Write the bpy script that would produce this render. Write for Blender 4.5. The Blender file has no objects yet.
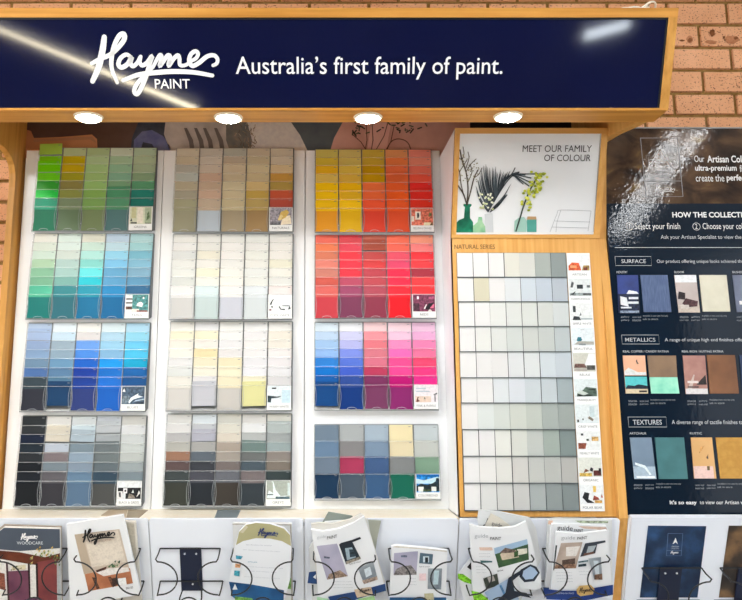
import bpy, bmesh, math, random
from mathutils import Vector, Matrix
random.seed(7)
S = bpy.context.scene
C = S.collection
F, CX, CY = 700.0, 325.0, 300.0
PITCH = math.radians(8.84); cp, sp = math.cos(PITCH), math.sin(PITCH)
EYE = 1.5

# ---------------------------------------------------------------- measuring
def ray(px, py):
    x = (px - CX) / F; y = (CY - py) / F
    return Vector((x, cp - y * sp, sp + y * cp))
class Plane:
    """a flat face of the furniture: point on it, tilt about X (up leans towards the viewer for +)"""
    def __init__(s, Y, z, tilt=0.0):
        s.p = Vector((0, Y, z)); s.t = tilt
        s.up = Vector((0, -math.sin(tilt), math.cos(tilt)))
        s.n = Vector((0, -math.cos(tilt), -math.sin(tilt)))      # outwards
    def uv(s, px, py, w=0.0):
        d = ray(px, py); o = Vector((0, 0, EYE))
        q = s.p + s.n * w
        t = (q - o).dot(s.n) / d.dot(s.n)
        h = o + d * t - s.p
        return (h.x, h.dot(s.up))
    def w3(s, u, v, w=0.0):
        return s.p + Vector((u, 0, 0)) + s.up * v + s.n * w
    def pts(s, l, w=0.0):
        return [s.uv(a, b, w) for a, b in l]

# ---------------------------------------------------------------- materials
MATS = {}
def lin(c):
    c /= 255.0
    return c / 12.92 if c <= 0.04045 else ((c + 0.055) / 1.055) ** 2.4
def hexc(h):
    return tuple(lin(int(h[i:i + 2], 16)) for i in (0, 2, 4))
def base(name):
    m = bpy.data.materials.new(name); m.use_nodes = True
    nt = m.node_tree; b = nt.nodes['Principled BSDF']
    return m, nt, b
def flat(h, rough=0.5, spec=0.4, metal=0.0):
    k = ('flat', h, rough, spec, metal)
    if k not in MATS:
        m, nt, b = base('paint_' + h)
        n = nt.nodes.new('ShaderNodeTexNoise'); n.inputs['Scale'].default_value = 60
        r = nt.nodes.new('ShaderNodeMapRange'); r.inputs['To Min'].default_value = rough - .04; r.inputs['To Max'].default_value = rough + .04
        nt.links.new(n.outputs['Fac'], r.inputs['Value']); nt.links.new(r.outputs[0], b.inputs['Roughness'])
        b.inputs['Base Color'].default_value = (*hexc(h), 1)
        b.inputs['Specular IOR Level'].default_value = spec; b.inputs['Metallic'].default_value = metal
        MATS[k] = m
    return MATS[k]
def noisy(name, stops, scale=(1, 1, 1), nscale=5.0, detail=4, rough=.5, spec=.4, bump=0.0, bscale=40, coat=0.0, dist=0.0):
    if name in MATS: return MATS[name]
    m, nt, b = base(name)
    tc = nt.nodes.new('ShaderNodeTexCoord'); mp = nt.nodes.new('ShaderNodeMapping'); mp.inputs['Scale'].default_value = scale
    n = nt.nodes.new('ShaderNodeTexNoise'); n.inputs['Scale'].default_value = nscale; n.inputs['Detail'].default_value = detail; n.inputs['Distortion'].default_value = dist
    cr = nt.nodes.new('ShaderNodeValToRGB')
    el = cr.color_ramp.elements
    while len(el) < len(stops): el.new(.5)
    for e, (p, h) in zip(el, stops): e.position = p; e.color = (*hexc(h), 1)
    nt.links.new(tc.outputs['Object'], mp.inputs[0]); nt.links.new(mp.outputs[0], n.inputs['Vector'])
    nt.links.new(n.outputs['Fac'], cr.inputs[0]); nt.links.new(cr.outputs[0], b.inputs['Base Color'])
    b.inputs['Roughness'].default_value = rough; b.inputs['Specular IOR Level'].default_value = spec
    b.inputs['Coat Weight'].default_value = coat
    if bump:
        n2 = nt.nodes.new('ShaderNodeTexNoise'); n2.inputs['Scale'].default_value = bscale; n2.inputs['Detail'].default_value = 3
        bp = nt.nodes.new('ShaderNodeBump'); bp.inputs['Strength'].default_value = bump; bp.inputs['Distance'].default_value = .002
        nt.links.new(tc.outputs['Object'], n2.inputs['Vector']); nt.links.new(n2.outputs['Fac'], bp.inputs['Height']); nt.links.new(bp.outputs[0], b.inputs['Normal'])
    MATS[name] = m
    return m
def oak(name, axis, a, b_, c):
    sc = {'x': (1.2, 30, 30), 'z': (30, 30, 1.2), 'y': (30, 1.2, 30)}[axis]
    return noisy(name, [(.3, a), (.5, b_), (.72, c)], sc, 2.2, 6, .42, .35, .12, 60)
OAK_H = oak('oak_along', 'x', 'b57a2c', 'c98d3c', 'd69c4a')
OAK_V = oak('oak_upright', 'z', 'b07a2e', 'c48c40', 'd09a4c')
PINE_V = oak('pale_oak_upright', 'z', 'cf9647', 'dba458', 'e4b068')
PINE_H = oak('pale_oak_along', 'x', 'cf9647', 'dba458', 'e4b068')
WHITE = noisy('white_laminate', [(.3, 'f6f8fb'), (.7, 'fafcff')], (1, 1, 1), 3, 2, .32, .45)
COLD = noisy('cool_white_laminate', [(.3, 'e6ecf7'), (.7, 'eaf0fa')], (1, 1, 1), 3, 2, .35, .45)
CREAM = noisy('cream_worn_laminate', [(.35, 'f6efdc'), (.5, 'f8f3e6'), (.65, 'efe4c8')], (1, 6, 1), 22, 4, .4, .4, dist=1.5)
NAVY = noisy('navy_glossy_sign', [(.3, '0a0f30'), (.7, '0d1338')], (1, 1, 1), 2, 2, .07, .4)
SLATE = noisy('dark_navy_vinyl', [(.3, '0e1b29'), (.7, '122030')], (1, 1, 1), 3, 3, .05, .22, .12, 80)
RUST = noisy('rusty_brown_vinyl', [(.28, '1c1512'), (.45, '3a2a20'), (.6, '58422e'), (.75, '8a7240')], (1, 1, 1.4), 9, 9, .05, .22, .12, 80, dist=.6)
WIRE = flat('14181e', .35, .5)
BLACK = flat('101216', .4)
PLATE = noisy('navy_enamel_plate', [(.3, '05122a'), (.7, '081a38')], (1, 1, 1), 4, 2, .35, .5)
TEXTW = flat('f4f4f4', .4)
def card_material():
    m, nt, b = base('printed_paint_card')
    oi = nt.nodes.new('ShaderNodeObjectInfo')
    n = nt.nodes.new('ShaderNodeTexNoise'); n.inputs['Scale'].default_value = 30
    mx = nt.nodes.new('ShaderNodeMix'); mx.data_type = 'RGBA'; mx.blend_type = 'MULTIPLY'; mx.inputs[0].default_value = .05
    nt.links.new(oi.outputs['Color'], mx.inputs[6]); nt.links.new(n.outputs['Color'], mx.inputs[7]); nt.links.new(mx.outputs[2], b.inputs['Base Color'])
    b.inputs['Roughness'].default_value = .4; b.inputs['Specular IOR Level'].default_value = .18
    return m
CARD = card_material()
def clear(name, h, alpha, rough=.1):
    m, nt, b = base(name)
    n = nt.nodes.new('ShaderNodeTexNoise'); n.inputs['Scale'].default_value = 8
    r = nt.nodes.new('ShaderNodeMapRange'); r.inputs['To Min'].default_value = alpha * .9; r.inputs['To Max'].default_value = alpha * 1.1
    nt.links.new(n.outputs['Fac'], r.inputs['Value']); nt.links.new(r.outputs[0], b.inputs['Alpha'])
    b.inputs['Base Color'].default_value = (*hexc(h), 1); b.inputs['Roughness'].default_value = rough
    b.inputs['Specular IOR Level'].default_value = .6
    return m
ACRYL = clear('clear_acrylic', 'dfe4e6', .22)
SMOKE = flat('8a8f92', .4)
def emit(name, col, s):
    m = bpy.data.materials.new(name); m.use_nodes = True; nt = m.node_tree
    nt.nodes.clear(); o = nt.nodes.new('ShaderNodeOutputMaterial'); e = nt.nodes.new('ShaderNodeEmission')
    e.inputs[0].default_value = (*col, 1); e.inputs[1].default_value = s
    nt.links.new(e.outputs[0], o.inputs[0]); return m

# ---------------------------------------------------------------- mesh builder
class MB:
    def __init__(s): s.v = []; s.f = []; s.m = []; s.mats = []
    def mi(s, mat):
        if isinstance(mat, str): mat = flat(mat)
        if mat not in s.mats: s.mats.append(mat)
        return s.mats.index(mat)
    def add(s, verts, faces, mat):
        k = len(s.v); i = s.mi(mat); s.v += [Vector(v) for v in verts]
        for f in faces: s.f.append([k + a for a in f]); s.m.append(i)
    def box(s, x0, x1, y0, y1, z0, z1, mat):
        v = [(x, y, z) for x in (x0, x1) for y in (y0, y1) for z in (z0, z1)]
        s.add(v, [(0, 1, 3, 2), (4, 6, 7, 5), (0, 4, 5, 1), (2, 3, 7, 6), (0, 2, 6, 4), (1, 5, 7, 3)], mat)
    def prism(s, P, pts, w0, w1, mat):
        """polygon (u,v) on plane P, between outward distances w0 and w1"""
        n = len(pts); a = sum(pts[i][0] * pts[(i + 1) % n][1] - pts[(i + 1) % n][0] * pts[i][1] for i in range(n))
        if a < 0: pts = pts[::-1]
        v = [P.w3(u, q, w1) for u, q in pts] + [P.w3(u, q, w0) for u, q in pts]
        s.add(v, [tuple(range(n)), tuple(range(2 * n - 1, n - 1, -1))] + [(i, i + n, (i + 1) % n + n, (i + 1) % n) for i in range(n)], mat)
    def face(s, P, pts, w, mat):
        n = len(pts); a = sum(pts[i][0] * pts[(i + 1) % n][1] - pts[(i + 1) % n][0] * pts[i][1] for i in range(n))
        if a < 0: pts = pts[::-1]
        s.add([P.w3(u, q, w) for u, q in pts], [tuple(range(n))], mat)
    def yz(s, x0, x1, pts, mat):
        """profile in the YZ plane extruded in x"""
        n = len(pts)
        v = [(x0, y, z) for y, z in pts] + [(x1, y, z) for y, z in pts]
        s.add(v, [tuple(range(n))[::-1], tuple(range(n, 2 * n))] + [(i, (i + 1) % n, (i + 1) % n + n, i + n) for i in range(n)], mat)
    def tube(s, pts, r, mat, seg=8, closed=False):
        pts = [Vector(p) for p in pts]; n = len(pts); rings = []
        for i, p in enumerate(pts):
            if closed: t = pts[(i + 1) % n] - pts[i - 1]
            else: t = pts[min(i + 1, n - 1)] - pts[max(i - 1, 0)]
            t.normalize(); a = Vector((0, 0, 1)) if abs(t.z) < .9 else Vector((0, 1, 0))
            b = t.cross(a).normalized(); c = t.cross(b)
            rings.append([p + b * r * math.cos(2 * math.pi * k / seg) + c * r * math.sin(2 * math.pi * k / seg) for k in range(seg)])
        v = [q for R in rings for q in R]; f = []
        for i in range(n if closed else n - 1):
            j = (i + 1) % n
            for k in range(seg): f.append((i * seg + k, i * seg + (k + 1) % seg, j * seg + (k + 1) % seg, j * seg + k))
        if not closed: f += [tuple(range(seg))[::-1], tuple(range((n - 1) * seg, n * seg))]
        s.add(v, f, mat)
    def stroke(s, P, pts, w, width, mat, step=.0002):
        """flat brush line on plane P through (u,v) points; width may be a list"""
        n = len(pts); W = width if isinstance(width, list) else [width] * n
        L = []; R = []
        for i in range(n):
            a = Vector(pts[max(i - 1, 0)]); b = Vector(pts[min(i + 1, n - 1)]); t = (b - a)
            if t.length < 1e-9: t = Vector((1, 0))
            t.normalize(); q = Vector((-t.y, t.x)) * W[i] / 2; c = Vector(pts[i])
            L.append(c + q); R.append(c - q)
        for i in range(n - 1):
            s.face(P, [tuple(L[i]), tuple(R[i]), tuple(R[i + 1]), tuple(L[i + 1])], w, mat)
        for i in (0, n - 1):
            c = pts[i]; s.face(P, [(c[0] + W[i] / 2 * math.cos(k * math.pi / 5), c[1] + W[i] / 2 * math.sin(k * math.pi / 5)) for k in range(10)], w, mat)
    def ell(s, P, c, ru, rv, w, mat, n=16, w0=None):
        pts = [(c[0] + ru * math.cos(2 * math.pi * k / n), c[1] + rv * math.sin(2 * math.pi * k / n)) for k in range(n)]
        if w0 is None: s.face(P, pts, w, mat)
        else: s.prism(P, pts, w0, w, mat)
    def build(s, name, parent=None, origin=None):
        if origin is None:
            if parent is not None: origin = Vector(parent['_o'])
            else:
                lo = [min(v[i] for v in s.v) for i in range(3)]; hi = [max(v[i] for v in s.v) for i in range(3)]
                origin = Vector(((lo[0] + hi[0]) / 2, (lo[1] + hi[1]) / 2, lo[2]))
        me = bpy.data.meshes.new(name); me.from_pydata([tuple(v - origin) for v in s.v], [], s.f)
        for m in s.mats: me.materials.append(m)
        me.polygons.foreach_set('material_index', s.m); me.update()
        o = bpy.data.objects.new(name, me); C.objects.link(o)
        if parent is not None:
            o.parent = parent; po = Vector(parent['_o']); o.location = origin - po
        else: o.location = origin
        o['_o'] = tuple(origin)
        return o
def smooth(pts, n=6):
    """Catmull-Rom through points of any dimension"""
    P = [Vector(p) for p in pts]; P = [P[0] * 2 - P[1]] + P + [P[-1] * 2 - P[-2]]; out = []
    for i in range(1, len(P) - 2):
        for k in range(n):
            t = k / n; a, b, c, d = P[i - 1:i + 3]
            out.append(0.5 * ((2 * b) + (c - a) * t + (2 * a - 5 * b + 4 * c - d) * t * t + (3 * b - a - 3 * c + d) * t ** 3))
    out.append(P[-2]); return [tuple(p) for p in out]
TXT = {}
def glyphs(body, bold=0.0, spacing=1.0):
    k = (body, bold, spacing)
    if k not in TXT:
        cu = bpy.data.curves.new('t', 'FONT'); cu.body = body; cu.offset = bold; cu.resolution_u = 3; cu.space_character = spacing; cu.fill_mode = 'FRONT'
        o = bpy.data.objects.new('t', cu); C.objects.link(o); bpy.context.view_layer.update()
        me = o.evaluated_get(bpy.context.evaluated_depsgraph_get()).to_mesh()
        v = [tuple(x.co[:2]) for x in me.vertices]; f = [tuple(p.vertices) for p in me.polygons]
        bpy.data.objects.remove(o); bpy.data.curves.remove(cu); TXT[k] = (v, f)
    return TXT[k]
def write(mb, P, body, pl, pr, pt, pb, w, mat, bold=0.0, spacing=1.0, slant=0):
    """lettering whose ink box spans pixel columns pl..pr and rows pt..pb on plane P"""
    v, f = glyphs(body, bold, spacing)
    x0 = min(a[0] for a in v); x1 = max(a[0] for a in v); y0 = min(a[1] for a in v); y1 = max(a[1] for a in v)
    A = Vector(P.uv(pl, pb, w)); B = Vector(P.uv(pr, pb + slant, w)); D = Vector(P.uv(pl, pt, w))
    up = Vector((0, D.y - A.y)); right = B - A
    vv = []
    for a, b in v:
        q = A + right * ((a - x0) / (x1 - x0)) + up * ((b - y0) / (y1 - y0)); vv.append(P.w3(q.x, q.y, w))
    mb.add(vv, f, mat)
def pr(h):
    if not isinstance(h, str): return h
    c = [int(h[i:i + 2], 16) for i in (0, 2, 4)]
    lo = ''.join('%02x' % int(q * .72) for q in c); hi = ''.join('%02x' % min(255, int(q * 1.14 + 10)) for q in c)
    if sum(c) > 480: lo = ''.join('%02x' % int(q * .95) for q in c); hi = ''.join('%02x' % min(255, int(q * 1.03)) for q in c)
    return noisy('print_' + h, [(.36, lo), (.5, h), (.64, hi)], (1, 1, 1), 130, 3, .4, .3, dist=.8)
def tag(o, label=None, cat=None, group=None, kind=None):
    if label: o['label'] = label
    if cat: o['category'] = cat
    if group: o['group'] = group
    if kind: o['kind'] = kind
    return o
def empty(name, loc, label=None, cat=None, group=None):
    o = bpy.data.objects.new(name, None); C.objects.link(o); o.location = loc; o['_o'] = tuple(loc); o.empty_display_size = .05
    return tag(o, label, cat, group)

# ---------------------------------------------------------------- planes of the display
Z = lambda h: EYE + h
PB = Plane(2.45, Z(0))                     # face of the swatch boards
PH = Plane(1.83, Z(.815), math.radians(21.5))   # header face
PN = Plane(2.27, Z(0))                     # natural series face
PT = Plane(2.27, Z(.562), math.atan2(.125, .333))  # tilted poster
PA = Plane(2.27, Z(0))                     # artisan board
PL = Plane(2.235, Z(-.335), math.radians(20.7))   # brochure boards
PW = Plane(2.607, Z(0))                    # brick wall
XL, XR = -1.105, .913

# ---------------------------------------------------------------- setting
w = MB()
MORTAR = noisy('brown_mortar', [(.3, '7a5a2c'), (.7, '9a7a48')], (1, 1, 1), 60, 4, .9, .1)
def brick_mat():
    m, nt, b = base('speckled_pink_brick')
    tc = nt.nodes.new('ShaderNodeTexCoord')
    n = nt.nodes.new('ShaderNodeTexNoise'); n.inputs['Scale'].default_value = 4.5; n.inputs['Detail'].default_value = 5
    cr = nt.nodes.new('ShaderNodeValToRGB'); cr.color_ramp.elements[0].position = .3; cr.color_ramp.elements[0].color = (*hexc('d79c72'), 1)
    cr.color_ramp.elements[1].position = .7; cr.color_ramp.elements[1].color = (*hexc('ecb48c'), 1)
    n2 = nt.nodes.new('ShaderNodeTexNoise'); n2.inputs['Scale'].default_value = 150; n2.inputs['Detail'].default_value = 2
    c2 = nt.nodes.new('ShaderNodeValToRGB'); c2.color_ramp.elements[0].position = .31; c2.color_ramp.elements[0].color = (*hexc('5c3418'), 1)
    c2.color_ramp.elements[1].position = .41; c2.color_ramp.elements[1].color = (1, 1, 1, 1)
    mx = nt.nodes.new('ShaderNodeMix'); mx.data_type = 'RGBA'; mx.blend_type = 'MULTIPLY'; mx.inputs[0].default_value = .85
    nt.links.new(tc.outputs['Object'], n.inputs['Vector']); nt.links.new(tc.outputs['Object'], n2.inputs['Vector'])
    nt.links.new(n.outputs['Fac'], cr.inputs[0]); nt.links.new(n2.outputs['Fac'], c2.inputs[0])
    nt.links.new(cr.outputs[0], mx.inputs[6]); nt.links.new(c2.outputs[0], mx.inputs[7]); nt.links.new(mx.outputs[2], b.inputs['Base Color'])
    bp = nt.nodes.new('ShaderNodeBump'); bp.inputs['Strength'].default_value = .3; bp.inputs['Distance'].default_value = .002
    nt.links.new(n2.outputs['Fac'], bp.inputs['Height']); nt.links.new(bp.outputs[0], b.inputs['Normal'])
    b.inputs['Roughness'].default_value = .85; b.inputs['Specular IOR Level'].default_value = .2
    return m
BRICK = brick_mat()
X0W, X1W = -5.0, 5.0
w.box(X0W, X1W, 2.612, 2.75, 0, 3.4, MORTAR)
rows = [2.5, 25.2, 47.9, 70.5, 93.5, 115.9, 137.2, 158.7, 181.0, 202.0, 222.5, 242.9, 263.0, 282.5, 301.8, 321.3, 341.0]
zs = [PW.uv(700, y)[1] + EYE for y in rows]
while zs[0] < 3.36: zs.insert(0, zs[0] + .098)
while zs[-1] > .1: zs.append(zs[-1] - .079)
par0 = zs.index(PW.uv(700, 25.2)[1] + EYE)
for i in range(len(zs) - 1):
    zt, zb = zs[i] - .006, zs[i + 1] + .006
    xs = 1.497 + (0 if (i - par0) % 2 == 0 else .12)
    x = xs - .24 * 29
    while x < X1W:
        a, b = max(x + .006, X0W), min(x + .234, X1W)
        if b - a > .01:
            j = random.uniform(-.0012, .0012); y = 2.603 + random.uniform(-.0015, .0015)
            v = [(a + .002, y, zb + .002), (b - .002, y, zb + .002 + j), (b - .002, y, zt - .002 + j), (a + .002, y, zt - .002),
                 (a, 2.615, zb), (b, 2.615, zb + j), (b, 2.615, zt + j), (a, 2.615, zt)]
            w.add(v, [(0, 1, 2, 3), (4, 5, 1, 0), (5, 6, 2, 1), (6, 7, 3, 2), (7, 4, 0, 3)], BRICK)
        x += .24
STAIN = noisy('burnt_brick_mark', [(.35, '6a4026'), (.6, '8e5a38')], (1, 1, 1), 60, 4, .9, .1)
STAIN2 = noisy('pale_burnt_mark', [(.35, 'a66c48'), (.6, 'c08460')], (1, 1, 1), 60, 4, .9, .1)
def blob(mb, P, cx, cy, rx, ry, wd, mat, n=14):
    pts = []
    for k in range(n):
        q = random.uniform(.75, 1.15); a = 2 * math.pi * k / n
        pts.append(P.uv(cx + rx * q * math.cos(a), cy + ry * q * math.sin(a), wd))
    mb.face(P, pts, wd, mat)
blob(w, PW, 690, 39.5, 3.6, 3.6, .0062, STAIN2); blob(w, PW, 690, 40, 2.4, 2.2, .0066, STAIN); blob(w, PW, 682, 40.5, 3.2, 1, .0062, STAIN)
blob(w, PW, 712.4, 33, 2.9, 3.6, .0062, STAIN); blob(w, PW, 711, 42, 6, 2.2, .0062, STAIN2)
blob(w, PW, 732, 39.5, 7.5, 4, .0062, STAIN2); blob(w, PW, 724, 37, 1.6, .8, .0062, STAIN); blob(w, PW, 736, 38, 2.5, 1.6, .0066, STAIN)
wo = w.build('wall_back'); tag(wo, 'speckled pink brick wall behind the paint display', kind='structure')
f = MB(); f.box(-5, 5, -5.1, 2.75, -.05, 0, noisy('grey_vinyl_floor', [(.3, '8f8b84'), (.7, 'a8a49c')], (1, 1, 1), 3, 4, .55, .3)); tag(f.build('floor'), 'grey vinyl shop floor', kind='structure')
f = MB(); f.box(-5, 5, -5.1, 2.75, 3.4, 3.5, noisy('white_ceiling', [(.3, 'dcdcd8'), (.7, 'e4e4e0')], (1, 1, 1), 3, 4, .8, .2)); tag(f.build('ceiling'), 'white shop ceiling', kind='structure')

f = MB(); f.box(-5, 5, -5.1, -5.0, 0, 3.4, noisy('dim_far_wall', [(.3, '3c3a3c'), (.5, '565250'), (.7, '6c6864')], (1, 1, 1), 1.2, 3, .7, .2)); tag(f.build('wall_front'), 'dim far shop wall behind the camera', kind='structure')
# ---------------------------------------------------------------- the stand
stand = empty('display_stand', (-.08, 2.4, 0), 'wide oak and white paint display stand with illuminated canopy header over three swatch boards', 'display stand')
# side panels (profile in YZ)
def side_profile(front, arch):
    back = [(2.59, 0.0), (2.59, Z(1.02)), (1.9, Z(1.04))]
    return back
hb = (1.83, Z(.815)); ht = (1.733, Z(1.061))
arch = [(2.40, Z(.70)), (2.403, Z(.78)), (2.398, Z(.83)), (2.385, Z(.858)), (2.36, Z(.877)), (2.32, Z(.889)), (2.25, Z(.892)), (2.1, Z(.868)), (1.91, Z(.825))]
m = MB()
m.yz(XL - .022, XL, [(2.59, 0), (2.59, Z(1.05)), (1.85, Z(1.05)), (1.91, Z(.825))][::1] + arch[::-1] + [(2.40, Z(-.335)), (2.34, Z(-.345)), (2.34, 0)], OAK_V)
m.build('side_panel', stand)
m = MB()
prof = [(2.59, 0), (2.59, Z(1.05)), (1.85, Z(1.05)), (1.90, Z(.82)), (2.0, Z(.838)), (2.115, Z(.862)), (2.225, Z(.878)), (2.235, Z(.84)), (2.28, Z(.56)), (2.262, Z(.3)), (2.25, Z(-.335)), (2.39, Z(-.72)), (2.39, 0)]
m.yz(XR, XR + .027, prof, PINE_V)
m.build('side_panel', stand)
# header box: wood frame round a navy glossy face
HW0, HW1 = XL - .022, XR + .033
HH = math.hypot(.097, .246)
m = MB()
fr = .024
m.prism(PH, [(HW0, 0), (HW1, 0), (HW1, .006), (HW0, .006)], -.08, .004, OAK_H)
m.prism(PH, [(HW0, HH - fr), (HW1, HH - fr), (HW1, HH), (HW0, HH)], -.08, .004, OAK_H)
m.prism(PH, [(HW1 - fr, .006), (HW1, .006), (HW1, HH - fr), (HW1 - fr, HH - fr)], -.08, .004, OAK_V)
m.prism(PH, [(HW0, .006), (HW0 + fr, .006), (HW0 + fr, HH - fr), (HW0, HH - fr)], -.08, .004, OAK_V)
# canopy underside slab and rear board
m.box(HW0, HW1, 1.832, 1.912, Z(.815), Z(.835), OAK_H)
m.box(HW0, HW1, 1.895, 1.912, Z(.835), Z(1.05), OAK_H)
m.box(HW0, HW1, 1.80, 2.46, Z(1.05), Z(1.062), OAK_H)
hd = m.build('header_frame', stand)
m = MB(); m.prism(PH, [(HW0 + fr, .006), (HW1 - fr, .006), (HW1 - fr, HH - fr), (HW0 + fr, HH - fr)], -.02, .0, NAVY)
m.build('header_sign', hd)
m = MB()
m.prism(PH, [(HW1 - fr - .005, .006), (HW1 - fr, .006), (HW1 - fr, HH - fr), (HW1 - fr - .005, HH - fr)], 0, .002, BLACK)  # black strips drawn as the frame's shadow line on the sign
m.prism(PH, [(HW0 + fr, HH - fr - .005), (HW1 - fr, HH - fr - .005), (HW1 - fr, HH - fr), (HW0 + fr, HH - fr)], 0, .002, BLACK)
m.build('sign_shadow_line', hd)
m = MB()
write(m, PH, "Australia\u2019s first family of paint.", 236, 502, 56.5, 79.5, .001, TEXTW, .004)
m.build('sign_lettering', hd)
m = MB(); write(m, PH, 'PAINT', 155, 190, 79, 88.5, .001, TEXTW, .008); m.build('logo_word', hd)
m = MB()
def logo(mb, P, strokes, ox, oy, sc, w, width, mat, rot=0):
    for st in strokes:
        pw = st[0]; pts = []
        for a, b in st[1]:
            a2, b2 = a * math.cos(rot) - b * math.sin(rot), a * math.sin(rot) + b * math.cos(rot)
            pts.append(P.uv(ox + a2 * sc, oy + b2 * sc, w))
        pts = smooth(pts, 6)
        n = len(pts); W = [width * pw * (.78 + .22 * math.sin(math.pi * (i + 1) / n)) for i in range(n)]
        if pw < 0: W = [width * -pw * (.35 + .65 * i / n) for i in range(n)]
        mb.stroke(P, pts, w, W, mat); w += .00025
SCRIPT = [(1.25, [(120, 60), (114, 110), (102, 170), (88, 220), (62, 278)]),
          (.95, [(58, 190), (100, 168), (150, 146), (190, 110), (218, 72), (217, 45), (196, 52), (172, 95), (158, 150), (157, 215), (184, 284)]),
          (.9, [(252, 158), (228, 146), (200, 165), (190, 195), (206, 210), (236, 192), (256, 158), (250, 188), (262, 204), (284, 186), (298, 158)]),
          (.9, [(300, 156), (296, 184), (308, 200), (332, 186), (356, 154), (345, 190), (328, 250), (304, 310), (282, 342), (268, 326), (284, 288), (330, 238), (362, 206)]),
          (.85, [(362, 206), (382, 168), (396, 148), (404, 160), (394, 204), (420, 168), (436, 150), (446, 160), (438, 202), (464, 166), (484, 150), (492, 166), (494, 196), (516, 200), (548, 184)]),
          (.85, [(540, 182), (572, 166), (584, 142), (570, 130), (548, 146), (540, 178), (556, 202), (590, 186), (628, 156), (662, 150), (680, 168), (676, 190), (658, 200)]),
          (.95, [(212, 274), (290, 246), (370, 236), (460, 230), (560, 234), (655, 250)])]
logo(m, PH, SCRIPT, 80, 25, 1 / 4.947, .001, .0138, TEXTW)
m.build('script_logo', hd)
# downlights
LENS = emit('downlight_lens', (1, .95, .86), 70)
for px, py in ((88.5, 116.5), (228.5, 117.2), (368, 117.5), (508, 116)):
    d = ray(px, py); t = (.815) / d.z; x, y = d.x * t, d.y * t
    y = max(1.866, min(y, 1.876))
    m = MB(); n = 28; zt = Z(.815)
    ring = []
    for (r, z) in ((.030, zt - .0015), (.033, zt - .006), (.038, zt - .006), (.041, zt)):
        ring.append([(x + r * math.cos(2 * math.pi * k / n), y + r * .86 * math.sin(2 * math.pi * k / n), z) for k in range(n)])
    v = [q for R in ring for q in R]; fc = []
    for i in range(3):
        for k in range(n): fc.append((i * n + k, i * n + (k + 1) % n, (i + 1) * n + (k + 1) % n, (i + 1) * n + k))
    m.add(v, fc, flat('f2e8d0', .3)); dl = m.build('downlight', stand); dl['label'] = 'round downlight under the canopy'
    m = MB(); v = [(x + r_ * math.cos(2 * math.pi * k / n), y + r_ * .86 * math.sin(2 * math.pi * k / n), zt - z_) for r_, z_ in ((.033, .004), (.027, .0095), (.015, .012)) for k in range(n)]
    m.add(v, [(i * n + k, i * n + (k + 1) % n, (i + 1) * n + (k + 1) % n, (i + 1) * n + k) for i in (0, 1) for k in range(n)] + [tuple(range(2 * n, 3 * n))], LENS)
    m.build('lens', dl)
# swatch boards + backing picture
bz0, bz1 = Z(-.335), PB.uv(100, 150.5)[1] + EYE
for a, b in ((-1.092, -.5915), (-.5885, -.0735), (-.0705, .4195)):
    m = MB(); m.box(a, b, 2.45, 2.47, bz0, bz1, WHITE); m.build('swatch_board', stand)
m = MB(); m.box(XL, XR, 2.475, 2.49, Z(-.7), Z(1.05), WHITE); m.build('back_board', stand)
PC = Plane(2.468, Z(0))
m = MB(); m.box(XL, XR, 2.469, 2.474, bz1 - .01, Z(1.05), flat('40332d')); gr = m.build('picture_panel', stand)
m = MB()
g = lambda l, wd, mat: m.face(PC, PC.pts(l, wd), wd, mat)
TEX = lambda nm, a, b, sc=25: noisy(nm, [(.35, a), (.65, b)], (1, 1, 1), sc, 4, .5, .3)
g([(20, 118), (20, 158), (160, 158), (160, 118)], .001, TEX('shadowy_brown_print', '5a443c', '705850', 6))
g([(24, 158), (23, 133), (26, 129.5), (31, 131), (34, 138), (60, 137), (92, 134.5), (97, 139), (98, 158)], .0014, TEX('tan_leather_print', 'c08058', 'd09468', 9))
g([(33, 139.5), (92, 136.5), (95, 140), (96, 143), (90, 139.5), (34, 142)], .0018, flat('bd8a66'))
g([(140, 118), (180, 118), (186, 158), (130, 158), (132, 138)], .0014, TEX('dark_slate_print', '3c4452', '505868'))
g([(133, 158), (134, 140), (142, 131.5), (152, 130), (163, 136), (170, 146), (174, 158), (160, 158), (152, 144), (143, 142), (138, 158)], .0018, TEX('blue_cushion_print', '6068a0', '7c84b0'))
g([(166, 118), (236, 118), (236, 158), (174, 158), (168, 146), (164, 134)], .0018, TEX('grey_velvet_print', 'b0aaa6', 'd0cac6', 14))
for x in (184, 194, 203, 214): g([(x, 128), (x + 3, 128), (x + 9, 140), (x + 12, 158), (x + 7, 158), (x + 5, 142)], .0022, flat('6f6a68'))
g([(226, 118), (262, 118), (262, 158), (232, 158), (226, 140)], .0022, TEX('dark_fold_print', '6c7274', '88847c', 30))
g([(246, 118), (289, 118), (300, 134), (312, 158), (250, 158), (252, 140)], .0026, TEX('pale_linen_print', 'd8d6d6', 'e4e2de', 60))
for k in range(60):
    a = random.uniform(234, 256); b = random.uniform(118, 152)
    m.stroke(PC, [PC.uv(a, b, .003), PC.uv(a + random.uniform(-2, 3), b + random.uniform(1, 4), .003)], .003, .0024, random.choice(['9a8a74', '6a5c4c', 'b8ac9a']))
g([(288, 118), (346, 118), (340, 132), (334, 158), (311, 158), (300, 135)], .003, TEX('deep_slate_print', '56626e', '687478', 12))
g([(345, 118), (441, 118), (480, 118), (480, 158), (328, 158), (334, 138)], .0034, TEX('dusty_pink_print', 'cc9c90', 'e4b8ac', 7))
g([(372, 118), (392, 118), (388, 140), (386, 158), (366, 158)], .0038, TEX('rosy_print', 'e4b8b0', 'eec4bc', 7))
g([(470, 118), (600, 118), (600, 160), (470, 160)], .0044, flat('161c2c'))
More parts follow.
